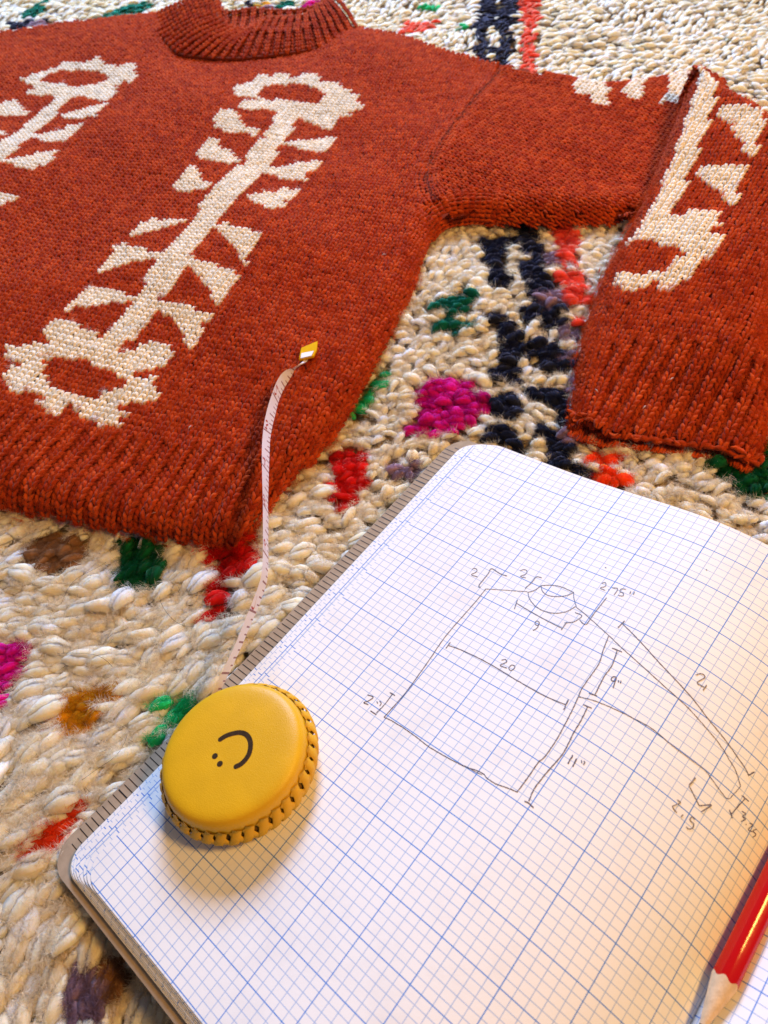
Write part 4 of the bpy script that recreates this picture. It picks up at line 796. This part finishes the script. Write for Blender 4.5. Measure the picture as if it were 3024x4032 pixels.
# ------------------------------------------------------------------ notebook
_tt = np.linspace(-2, 12, 1401)
_ang = np.interp(_tt, np.arange(11) + .5, np.radians([9.6, 9.8, 10.6, 13.2, 15.6, 12.6, 2.0, -11, -27.5, -44, -58]))
_ang = np.convolve(np.pad(_ang, 30, mode='edge'), np.ones(61) / 61, 'valid')
_X = np.concatenate([[0], np.cumsum(np.cos(_ang[:-1]))]) * .01; _Z = np.concatenate([[0], np.cumsum(np.sin(_ang[:-1]))]) * .01
_X -= _X[200]; _Z -= _Z[200]
S_END, U0, U1 = 9.66, .10, 16.05
def page_pt(s, u, off=0.0):
    s, u = np.asarray(s, float), np.asarray(u, float)
    x, z = np.interp(s, _tt, _X), np.interp(s, _tt, _Z); a = np.interp(s, _tt, _ang)
    P = P0 + .02 * (x[..., None] * EH + z[..., None] * EN) + .015 * u[..., None] * EU
    n = np.cos(a)[..., None] * EN - np.sin(a)[..., None] * EH
    w = np.clip((u - 9) / 6.5, 0, 1.1) ** 1.5 * np.clip((2.6 - s) / 1.8, 0, 1.2)      # the free corner lies out and down
    return P + n * off - w[..., None] * (EH * .0026 + np.array([0, 0, .0008]))
def page_normal(s):
    a = np.interp(s, _tt, _ang); return math.cos(a) * EN - math.sin(a) * EH

def paper_mat(name, grid=True):
    m, nt, b = new_mat(name)
    uv = nt.nodes.new('ShaderNodeUVMap'); sep = nt.nodes.new('ShaderNodeSeparateXYZ'); nt.links.new(uv.outputs[0], sep.inputs[0])
    paper = ramp(nt, noise(nt, 38, 6, texco(nt), .65).outputs[0], [(.28, (.765, .745, .73)), (.48, (.835, .82, .80)), (.75, (.855, .84, .82))])
    def line(coord, period, halfw):
        f = math_node(nt, 'PINGPONG', coord, period / 2)        # 0 on the line
        return math_node(nt, 'LESS_THAN', f, halfw)
    s_, u_ = sep.outputs[0], sep.outputs[1]
    fine = math_node(nt, 'MAXIMUM', line(s_, .2, .0068), line(u_, .2, .0090))
    bold = math_node(nt, 'MAXIMUM', line(s_, 1.0, .0090), line(u_, 1.0, .0120))
    wob = noise(nt, 350, 3, texco(nt)).outputs[0]
    ffac = math_node(nt, 'MULTIPLY', fine, math_node(nt, 'ADD', .48, math_node(nt, 'MULTIPLY', wob, .35)))
    c = mix(nt, ffac, paper, (.12, .30, .64))
    c = mix(nt, math_node(nt, 'MULTIPLY', bold, .88), c, (.04, .20, .62))
    nt.links.new(c, b.inputs['Base Color'])
    b.inputs['Roughness'].default_value = .75; b.inputs['Specular IOR Level'].default_value = .25
    bump(nt, b, noise(nt, 1400, 3, texco(nt)).outputs[0], .12, .0002)
    return m
M_paper = paper_mat('graph_paper')
M_cover = flat_mat('kraft_board', (.37, .28, .19), .8, .12, 300, .2, .15, 900)
M_ink = flat_mat('black_ink', (.012, .010, .010), .6)
M_graphite = flat_mat('graphite', (.11, .09, .13), .45, .5, 2500, .5)
M_pagesides = flat_mat('page_edges', (.74, .66, .52), .85, .12, 700, .15, .5, 2500)

notebook = empty('graph_paper_notebook', tuple(page_pt(np.array(4.5), np.array(8.)) - np.array([0, 0, .02])),
                 'open graph paper notebook with a pencil sketch of a sweater and its measurements', 'notebook')

def sheet_rows(s0, u0, u1, rs, ru, n=64):
    """u values and left limits of a sheet whose left corners are rounded"""
    k = np.linspace(0, np.pi / 2, 12)
    u = np.concatenate([u0 + ru * (1 - np.cos(k)), np.linspace(u0 + ru, u1 - ru, n)[1:-1], u1 - ru * (1 - np.cos(k[::-1]))])
    du = np.minimum(u - u0, u1 - u); t = np.clip(1 - du / ru, 0, 1)
    return u, s0 + rs * (1 - np.sqrt(np.clip(1 - t * t, 0, 1)))
def sheet_mesh(s0, s1, off, u0=U0, u1=U1, rs=.46, ru=.61, ns=54, uvshift=(0, 0), wave=0., seed=0):
    u, sl = sheet_rows(s0, u0, u1, rs, ru)
    w = np.linspace(0, 1, ns) ** 1.15
    Sg = sl[:, None] + (s1 - sl)[:, None] * w[None]; Ug = np.broadcast_to(u[:, None], Sg.shape)
    o_ = off + wave * np.sin(Ug * .9 + seed) * np.exp(-(Sg - s0) / 1.2)
    P = page_pt(Sg, Ug, 0) + np.stack([0 * Sg, 0 * Sg, o_ + 0 * Sg], -1)
    nr, nc = Sg.shape
    F = np.array([(j * nc + i, (j + 1) * nc + i, (j + 1) * nc + i + 1, j * nc + i + 1) for j in range(nr - 1) for i in range(nc - 1)])
    uv = np.stack([Sg + uvshift[0], Ug + uvshift[1]], -1).reshape(-1, 2)
    return P.reshape(-1, 3), F, uv
# top sheet and the sheets peeping out below it
offs = [(0.47, 0.0), (.37, -.00045), (.29, -.0009), (.16, -.0014), (.09, -.0018), (.03, -.0023), (-.02, -.0028)]
for k, (s0, of) in enumerate(offs):
    rr = random.Random(k)
    V, F, uv = sheet_mesh(s0, S_END if k == 0 else 6.0, of, u0=U0 + .018 * k, u1=U1 + (.0 if k == 0 else .035 * k), uvshift=(rr.uniform(-.5, .5) * (k > 0), rr.uniform(-.11, .11) * (k > 0)), wave=.00012 * (k > 0), seed=k)
    mesh_obj('page', V, F, M_paper, notebook, uv=uv)
# block of the remaining pages
def solid(name, s0, s1, t_top, t_bot, u0, u1, mat, rs=.46, ru=.61, ns=40, follow=1.0):
    u, sl = sheet_rows(s0, u0, u1, rs, ru, 30); w = np.linspace(0, 1, ns)
    Sg = sl[:, None] + (s1 - sl)[:, None] * w[None]; Ug = np.broadcast_to(u[:, None], Sg.shape)
    nr, nc = Sg.shape
    Pt = page_pt(Sg, Ug); Pt[..., 2] += t_top; Pb = page_pt(Sg, Ug); Pb[..., 2] += t_bot
    V = np.concatenate([Pt.reshape(-1, 3), Pb.reshape(-1, 3)]); n0 = nr * nc
    F = [(j * nc + i, (j + 1) * nc + i, (j + 1) * nc + i + 1, j * nc + i + 1) for j in range(nr - 1) for i in range(nc - 1)]
    F += [tuple(n0 + x for x in f[::-1]) for f in F]
    ring = [j * nc for j in range(nr)] + [(nr - 1) * nc + i for i in range(1, nc)] + [j * nc + nc - 1 for j in range(nr - 2, -1, -1)] + [i for i in range(nc - 2, 0, -1)]
    F += [(a, n0 + a, n0 + b_2, b_2) for a, b_2 in zip(ring, ring[1:] + ring[:1])]
    return mesh_obj(name, V, np.array(F), mat, notebook, smooth=False)
solid('page_block', -.03, 8.6, -.0031, -.0051, U0 + .13, U1 + .24, M_pagesides)
cover = solid('cover', -.41, 9.4, -.0052, -.0078, U0 - .05, U1 + .44, M_cover, rs=.55, ru=.75)
# ruled ticks printed along the cover's edge
tk = Bag()
kk = 0; u = .55
while u < 15.9:
    wd = .010 * (1.5 if kk % 10 == 0 else 1.0) * random.uniform(.85, 1.2); s_a = -.385 + random.uniform(-.02, .02); s_b = .05
    if u < .7: s_a = -.2
    if u > 15.6: s_a = -.25
    q = page_pt(np.array([s_a, s_b, s_b, s_a]), np.array([u - wd, u - wd, u + wd, u + wd])); q[:, 2] += -.0052 + .00012
    tk.add(q, np.array([(0, 3, 2, 1)])); u += .172; kk += 1
o = tk.obj('ruled_ticks', M_ink, notebook, smooth=False)

# pencil sketch: strokes on the page
sk = Bag()
for w, pl in STROKES:
    P = np.array(pl)
    if len(P) > 2: P = smoothline(P, max(8, len(P) * 8))
    else: P = np.linspace(P[0], P[1], 6)
    M2 = P * np.array([.02, .015]); d = np.gradient(M2, axis=0); d /= np.maximum(np.linalg.norm(d, axis=1)[:, None], 1e-9)
    nrm2 = np.c_[-d[:, 1], d[:, 0]]; hw = .000125 * w * (1 + .25 * np.sin(np.arange(len(P)) * 1.7 + w * 9)) + .00003
    M2 = M2 + nrm2 * (rng.normal(0, .00003, len(P)))[:, None]
    Lf, Rt = (M2 + nrm2 * hw[:, None]) / [.02, .015], (M2 - nrm2 * hw[:, None]) / [.02, .015]
    V = np.empty((2 * len(P), 3)); V[0::2] = page_pt(Lf[:, 0], Lf[:, 1], .00012); V[1::2] = page_pt(Rt[:, 0], Rt[:, 1], .00012)
    sk.add(V, np.array([(2 * i, 2 * i + 1, 2 * i + 3, 2 * i + 2) for i in range(len(P) - 1)]))
sk.obj('pencil_sketch', M_graphite, notebook, smooth=False)

# facing page, rising out of the gutter to the right
g0 = page_pt(np.array(S_END), np.array(0.))
fa = np.radians(np.interp(np.linspace(0, 9, 180), [0, .5, 1.2, 2.2, 3.5, 9], [52, 34, 16, 5, 0, -3]))
fx = np.concatenate([[0], np.cumsum(np.cos(fa[:-1]))]) * .05; fz_ = np.concatenate([[0], np.cumsum(np.sin(fa[:-1]))]) * .05
ug = np.linspace(U0, U1, 50)
Pg = g0 + .02 * (fx[None, :, None] * EH + fz_[None, :, None] * EN) + .015 * ug[:, None, None] * EU + np.array([0, 0, -.0004])
nr, nc = Pg.shape[:2]
F = np.array([(j * nc + i, (j + 1) * nc + i, (j + 1) * nc + i + 1, j * nc + i + 1) for j in range(nr - 1) for i in range(nc - 1)])
uv = np.stack(np.broadcast_arrays((np.linspace(0, 9, 180) + .3)[None, :], ug[:, None] + .08), -1).reshape(-1, 2)
mesh_obj('page', Pg.reshape(-1, 3), F, M_paper, notebook, uv=uv)

# ------------------------------------------------------------------ red pencil in the gutter
def glossy(name, col, rough):
    m, nt, b = new_mat(name); b.inputs['Base Color'].default_value = (*col, 1); b.inputs['Roughness'].default_value = rough
    b.inputs['Specular IOR Level'].default_value = .45
    bump(nt, b, noise(nt, 700, 3, texco(nt)).outputs[0], .06, .0003)
    return m
M_red = glossy('red_lacquer', (.46, .002, .003), .13)
M_wood = flat_mat('cedar_wood', (.72, .52, .32), .7, .15, 500, .2, .3, 1500)
M_lead = flat_mat('pencil_lead', (.03, .03, .035), .4)
pa, pb = np.array(PENCIL[0]) / 1000, np.array(PENCIL[1]) / 1000
pb = pb + (pb - pa) / np.linalg.norm(pb - pa) * 0
axis = EU * -1.0
axis = (pb - pa) / np.linalg.norm(pb - pa); axis = axis + np.array([0, 0, .02]); axis /= np.linalg.norm(axis)
pencil = empty('red_pencil', tuple(pa), 'glossy red sharpened pencil lying in the gutter of the notebook', 'pencil')
RP = .0041
n_up = np.array([0, 0, 1.0]) - axis * axis[2]; n_up /= np.linalg.norm(n_up); n_sd = np.cross(axis, n_up)
th = np.linspace(0, 2 * np.pi, 96, endpoint=False)
rot = math.radians(12)
hexr = RP * (.935 + .024 * np.cos(6 * (th + rot)))
cone = .0205 / RP                                              # length per radius
tipz = -.0205 + .0032
z0 = tipz + hexr * cone                                         # scalloped end of the lacquer
def ring_at(r, z): return pa + axis * np.asarray(z)[:, None] + (r * np.cos(th))[:, None] * n_sd + (r * np.sin(th))[:, None] * n_up
zs = [z0, z0 + .0004] + [np.full(96, z) for z in np.linspace(.012, .135, 14)]
rs_ = [hexr * .985, hexr] + [hexr] * 14
V = np.concatenate([ring_at(r, z) for r, z in zip(rs_, zs)]); mesh_obj('barrel', V, tube_faces(len(zs), 96)[:, ::-1], M_red, pencil)
tl = .0052
zs = [np.full(96, tipz + tl)] + [tipz + tl + (z0 - tipz - tl) * k for k in (.33, .66, 1.0)]
V = np.concatenate([ring_at((z - tipz) / cone, z) for z in zs]); mesh_obj('wood_tip', V, tube_faces(4, 96)[:, ::-1], M_wood, pencil)
zs = [np.full(96, tipz + .0002), np.full(96, tipz + tl)]
V = np.concatenate([ring_at((z - tipz) / cone, z) for z in zs]); mesh_obj('lead', V, tube_faces(2, 96)[:, ::-1], M_lead, pencil)

# ------------------------------------------------------------------ tape measure
def leather(name, col, rough, bmp):
    m, nt, b = new_mat(name); co = texco(nt)
    n = noise(nt, 90, 4, co)
    lo = tuple(c * .93 for c in col); hi = tuple(c * 1.05 for c in col)
    nt.links.new(ramp(nt, n.outputs[0], [(.3, lo), (.7, hi)]), b.inputs['Base Color'])
    b.inputs['Roughness'].default_value = rough; b.inputs['Specular IOR Level'].default_value = .35
    v = nt.nodes.new('ShaderNodeTexVoronoi'); v.inputs['Scale'].default_value = 2600; nt.links.new(co, v.inputs['Vector'])
    bump(nt, b, math_node(nt, 'ADD', v.outputs['Distance'], math_node(nt, 'MULTIPLY', noise(nt, 900, 3, co).outputs[0], .6)), bmp, .00025)
    return m
M_leather = leather('mustard_leather', (.70, .395, .004), .42, .24)
M_lace = leather('mustard_lace', (.66, .36, .008), .6, .3)
M_dark = flat_mat('dark_seam', (.17, .085, .010), .8, .4, 900, .1)
M_print = flat_mat('brown_print', (.040, .022, .008), .75, .4, 1800, .15)
CS, CU, CR = 1.46, 11.98, .0284
cn = page_normal(1.5); cc = page_pt(np.array(CS), np.array(CU), .0002)
e1 = np.cross(cn, [0, 1, 0.]); e1 /= np.linalg.norm(e1); e2 = np.cross(cn, e1); e1, e2 = -e1, -e2
if e1[0] < 0: e1 = -e1
e2 = np.cross(cn, e1)
tape = empty('tape_measure', tuple(cc), 'round mustard leather tape measure with smiley face, its tape pulled out', 'tape measure')
def lathe(profile, ns=96):
    a = np.linspace(0, 2 * np.pi, ns, endpoint=False)
    V = np.concatenate([cc + cn * z + r * (np.cos(a)[:, None] * e1 + np.sin(a)[:, None] * e2) for r, z in profile])
    return V, tube_faces(len(profile), ns)
def prof_smooth(p, n=40):
    return [tuple(x) for x in smoothline(np.array(p), n)]
R_ = CR
top_prof = prof_smooth([(R_ * .945, .0086), (R_ * .945, .0098), (R_ * .935, .0118), (R_ * .905, .0138), (R_ * .85, .0151), (R_ * .72, .0158), (R_ * .4, .01615), (R_ * .12, .0162), (R_ * .004, .0162)], 46)
V, F = lathe(top_prof); case = mesh_obj('case_top', V, F, M_leather, tape)
V, F = lathe(prof_smooth([(R_ * .004, .0002), (R_ * .80, .0002), (R_ * .92, .0014), (R_ * .955, .0040), (R_ * .955, .0058)], 24)); mesh_obj('case_bottom', V, F, M_leather, tape)
V, F = lathe([(R_ * .955, .0050), (R_ * .975, .0062), (R_ * .975, .0084), (R_ * .94, .0096)]); mesh_obj('seam_band', V, F, M_dark, tape)
# lacing: slanted straps over the rim, a second set crossing beneath them
def strap(a0, slant, r_out, w, th_, zlo, zhi, rin_t):
    """curved strap going from the lower edge to the upper stitch hole"""
    n = 9; t = np.linspace(0, 1, n)
    aa = a0 + slant * (t - .5)
    z = zlo + (zhi - zlo) * t
    r = r_out + .0011 * np.sin(np.pi * np.clip(t * 1.05, 0, 1)) - rin_t * np.clip((t - .62) / .38, 0, 1) ** 1.6 - .0016 * np.clip((.25 - t) / .25, 0, 1) ** 2
    rad = np.cos(aa)[:, None] * e1 + np.sin(aa)[:, None] * e2; tan = -np.sin(aa)[:, None] * e1 + np.cos(aa)[:, None] * e2
    P = cc + cn * z[:, None] + rad * r[:, None]
    T = np.gradient(P, axis=0); T /= np.linalg.norm(T, axis=1)[:, None]
    out = np.cross(tan, T); out *= np.sign((out * rad).sum(1) + .3 * (out @ cn))[:, None]; out /= np.linalg.norm(out, axis=1)[:, None]
    side = np.cross(T, out)
    V = []
    for k in range(n):
        for sx, so in ((-.5, 0), (-.42, 1), (0, 1.25), (.42, 1), (.5, 0)):
            V.append(P[k] + side[k] * w * sx + out[k] * th_ * so)
    V = np.array(V); F = []
    for k in range(n - 1):
        for j in range(4): F.append((k * 5 + j, k * 5 + j + 1, (k + 1) * 5 + j + 1, (k + 1) * 5 + j))
    F.append((0, 1, 2, 3)); F.append((0, 3, 4, 4))
    F = [f for f in F if len(set(f)) == 4]
    F += [((n - 1) * 5 + 3, (n - 1) * 5 + 2, (n - 1) * 5 + 1, (n - 1) * 5)]
    return V, np.array(F)
NL = 36
for k in range(NL):
    a0 = 2 * np.pi * k / NL + random.uniform(-.012, .012)
    V, F = strap(a0, .165, R_ * .975, .0032, .0004, .0030, .0112, R_ * .034)
    mesh_obj('lace', V, F, M_lace, tape)
    V, F = strap(a0 + np.pi / NL, -.15, R_ * .966, .0029, .0004, .0034, .0108, R_ * .026)
    mesh_obj('under_lace', V, F, M_lace, tape)
# stitch holes: dark slits where each strap enters the leather
# smiley print
def on_top(px_):
    px_ = np.asarray(px_, float)
    d = np.c_[(px_[:, 0] - 1512) / 2970, (px_[:, 1] - 2016) / 2970, np.ones(len(px_))] @ R_WC.T
    o_ = cc + cn * .0162; t = ((o_ - CAM) @ cn) / (d @ cn); P = CAM + d * t[:, None]
    return np.c_[(P - cc) @ e1, (P - cc) @ e2]
def lift_top(xy):
    r = np.linalg.norm(xy, axis=1); pr = np.array(top_prof)[::-1]
    z = np.interp(r, pr[:, 0], pr[:, 1])
    return cc + xy[:, :1] * e1 + xy[:, 1:] * e2 + cn * (z + .00007)[:, None]
mo = on_top([(560 + x / 2.2419, 2600 + y / 2.2419) for x, y in [(690, 698), (740, 667), (800, 647), (860, 638), (912, 652), (947, 695), (957, 755), (942, 828), (902, 888), (862, 922), (828, 938)]])
ml = smoothline(mo, 60); d = np.gradient(ml, axis=0); d /= np.linalg.norm(d, axis=1)[:, None]; nn2 = np.c_[-d[:, 1], d[:, 0]]
hw = .00090
k = np.linspace(-np.pi / 2, np.pi / 2, 9)
ring = np.concatenate([ml + nn2 * hw, ml[-1] + hw * (np.sin(-k)[:, None] * nn2[-1] + np.cos(k)[:, None] * d[-1]), (ml - nn2 * hw)[::-1], ml[0] + hw * (np.sin(k)[:, None] * nn2[0] - np.cos(k)[:, None] * d[0])])
nL = len(ml)
V2 = np.concatenate([ml + nn2 * hw, ml - nn2 * hw]); F = np.array([(i, nL + i, nL + i + 1, i + 1) for i in range(nL - 1)])
cap0 = np.concatenate([[ml[0]], ml[0] + hw * (np.sin(k)[:, None] * nn2[0] - np.cos(k)[:, None] * d[0])]); cap1 = np.concatenate([[ml[-1]], ml[-1] + hw * (np.sin(k)[:, None] * nn2[-1] + np.cos(k)[:, None] * d[-1])])
b_ = Bag(); b_.add(lift_top(V2), F); b_.add(lift_top(cap0), np.array([(0, i, i + 1) for i in range(1, 9)])); b_.add(lift_top(cap1), np.array([(0, i, i + 1) for i in range(1, 9)]))
b_.obj('smile', M_print, case, smooth=False)
for x, y in ((642, 846), (686, 914)):
    c2 = on_top([(560 + x / 2.2419, 2600 + y / 2.2419)])[0]; a = np.linspace(0, 2 * np.pi, 24, endpoint=False)
    V2 = np.concatenate([[c2], c2 + .00108 * np.c_[np.cos(a), np.sin(a)]])
    mesh_obj('eye', lift_top(V2), np.array([(0, 1 + i, 1 + (i + 1) % 24) for i in range(24)]), M_print, case, smooth=False)

# the pulled-out tape: white ribbon with red and black ruling
def tape_mat():
    m, nt, b = new_mat('printed_tape')
    uv = nt.nodes.new('ShaderNodeUVMap'); sep = nt.nodes.new('ShaderNodeSeparateXYZ'); nt.links.new(uv.outputs[0], sep.inputs[0])
    L_, v_ = sep.outputs[0], sep.outputs[1]                       # inches along, 0..1 across
    def ticks(period, half, reach):
        f = math_node(nt, 'LESS_THAN', math_node(nt, 'PINGPONG', L_, period / 2), half)
        return math_node(nt, 'MULTIPLY', f, math_node(nt, 'GREATER_THAN', v_, 1 - reach))
    t = math_node(nt, 'MAXIMUM', ticks(.125, .012, .30), ticks(.25, .014, .42))
    t = math_node(nt, 'MAXIMUM', t, ticks(.5, .016, .62)); t = math_node(nt, 'MAXIMUM', t, ticks(1.0, .018, .97))
    c = mix(nt, math_node(nt, 'MULTIPLY', t, .85), (.74, .71, .83), (.18, .02, .02))
    nt.links.new(c, b.inputs['Base Color']); b.inputs['Roughness'].default_value = .45
    return m
M_tape = tape_mat()
tp = smoothline(np.array(TAPE) / 1000, 260)
ctr, hv = tp[:, :3], tp[:, 3:]
Lc = np.concatenate([[0], np.cumsum(np.linalg.norm(np.diff(ctr, axis=0), axis=1))])
WT = .0062
half = np.linalg.norm(hv[:, :2], axis=1)
half = half * np.interp(np.arange(260), [0, 130, 170, 259], [.74, .64, .45, .40])
hk = np.clip(np.convolve(np.pad(half, 6, mode='edge'), np.ones(13) / 13, 'valid'), .0004, WT * .497)
hd_ = hv / np.maximum(np.linalg.norm(hv, axis=1)[:, None], 1e-9)
# smooth the side direction
for c_ in range(3): hd_[:, c_] = np.convolve(np.pad(hd_[:, c_], 8, mode='edge'), np.ones(17) / 17, 'valid')
hd_ /= np.linalg.norm(hd_, axis=1)[:, None]
zz = np.sqrt(np.clip((WT / 2) ** 2 - hk ** 2, 0, None))
sgn = np.interp(np.arange(260), [0, 6, 26, 40, 259], [0, 0, 1, 1, 1])
view = CAM - ctr; view /= np.linalg.norm(view, axis=1)[:, None]
tang = np.gradient(ctr, axis=0); tang /= np.linalg.norm(tang, axis=1)[:, None]
vv = view - (view * tang).sum(1)[:, None] * tang; vv -= (vv * hd_).sum(1)[:, None] * hd_; vv /= np.linalg.norm(vv, axis=1)[:, None]
edge = hd_ * hk[:, None] - vv * (zz * sgn)[:, None]
nacr = 5; w = np.linspace(-1, 1, nacr)
V = (ctr[:, None] + edge[:, None] * w[None, :, None]).reshape(-1, 3)
F = np.array([(i * nacr + j, i * nacr + j + 1, (i + 1) * nacr + j + 1, (i + 1) * nacr + j) for i in range(259) for j in range(nacr - 1)])
INCH0 = .30
uv = np.stack(np.broadcast_arrays((Lc / .0254 + INCH0)[:, None], ((w + 1) / 2)[None]), -1).reshape(-1, 2)
ribbon = mesh_obj('tape_ribbon', V, F, M_tape, tape, uv=uv)
# the inch numbers, drawn as pen strokes on the ribbon
DIG = {1: [[(.3, .2), (.5, 0), (.5, 1)]], 2: [[(.1, .2), (.4, 0), (.8, .15), (.75, .45), (.1, 1), (.9, 1)]], 3: [[(.1, .05), (.8, .05), (.4, .4), (.85, .65), (.6, 1), (.1, .95)]],
       4: [[(.7, 1), (.7, 0), (.1, .7), (.95, .7)]], 5: [[(.85, 0), (.2, 0), (.15, .45), (.7, .45), (.8, .8), (.4, 1), (.1, .9)]], 6: [[(.8, 0), (.3, .4), (.2, .8), (.5, 1), (.8, .75), (.5, .5), (.25, .7)]],
       7: [[(.1, 0), (.9, 0), (.4, 1)]], 8: [[(.5, .45), (.2, .2), (.5, 0), (.8, .2), (.5, .45), (.15, .75), (.5, 1), (.85, .75), (.5, .45)]]}
M_redprint = flat_mat('red_print', (.40, .03, .03), .6)
nb_ = Bag()
def rib(a_in, v_):                                               # point on the ribbon
    l = (a_in - INCH0) * .0254
    c3 = np.array([np.interp(l, Lc, ctr[:, k]) for k in range(3)]).T; e3 = np.array([np.interp(l, Lc, edge[:, k]) for k in range(3)]).T
    t3 = np.array([np.interp(l, Lc, tang[:, k]) for k in range(3)]).T
    n3 = np.cross(t3, e3); n3 /= np.linalg.norm(n3, axis=1)[:, None]; n3 *= np.sign((n3 * (CAM - c3)).sum(1))[:, None]
    return c3 + e3 * (v_ * 2 - 1)[:, None] + n3 * .00008
for n_ in range(1, 8):
    if (n_ - INCH0) * .0254 > Lc[-1] - .01: continue
    for s_ in DIG[n_]:
        P = smoothline(np.array(s_), 24) if len(s_) > 2 else np.array(s_)
        a_in = n_ - .05 - .20 * P[:, 1] ; v_ = .06 + .46 * P[:, 0]
        for dx in ((.017),):
            q0 = rib(a_in - dx, v_ - .03); q1 = rib(a_in + dx, v_ + .03)
            V = np.empty((2 * len(P), 3)); V[0::2] = q0; V[1::2] = q1
            nb_.add(V, np.array([(2 * i, 2 * i + 1, 2 * i + 3, 2 * i + 2) for i in range(len(P) - 1)]))
nb_.obj('printed_numbers', M_redprint, ribbon, smooth=False)
# metal-free yellow end tab with the folded tape stitched round it
M_tab = flat_mat('yellow_tab', (.70, .40, .004), .85, .08, 400, .05)
tb = np.array(TAB) / 1000
V = np.concatenate([tb + [0, 0, -.0004], tb + [0, 0, .0012]]); m5 = len(tb)
b_ = Bag(); b_.add(V, [np.array([list(range(m5))[::-1]]), np.array([[m5 + i for i in range(m5)]]), np.array([(i, (i + 1) % m5, m5 + (i + 1) % m5, m5 + i) for i in range(m5)])])
tab = b_.obj('end_tab', M_tab, tape, smooth=False)
bv = tab.modifiers.new('soft', 'BEVEL'); bv.width = .0004; bv.segments = 2
M_white = flat_mat('white_tape', (.78, .74, .70), .6)
bl, br = .86 * tb[4] + .14 * tb[3], .14 * tb[4] + .86 * tb[3]
fl = np.array([bl, br, br + .75 * (tb[2] - tb[3]), bl + .42 * (tb[0] - tb[4])])
V = np.concatenate([fl + [0, 0, .0012], fl + [0, 0, .0018]])
mesh_obj('tape_fold', V, [np.array([(4, 5, 6, 7), (0, 1, 5, 4), (1, 2, 6, 5), (2, 3, 7, 6), (3, 0, 4, 7)])], M_white, tape, smooth=False)

print('TRIS', sum(len(o.data.loops) - 2 * len(o.data.polygons) for o in scene.objects if o.type == 'MESH' and not o.name.startswith('tuft.')))
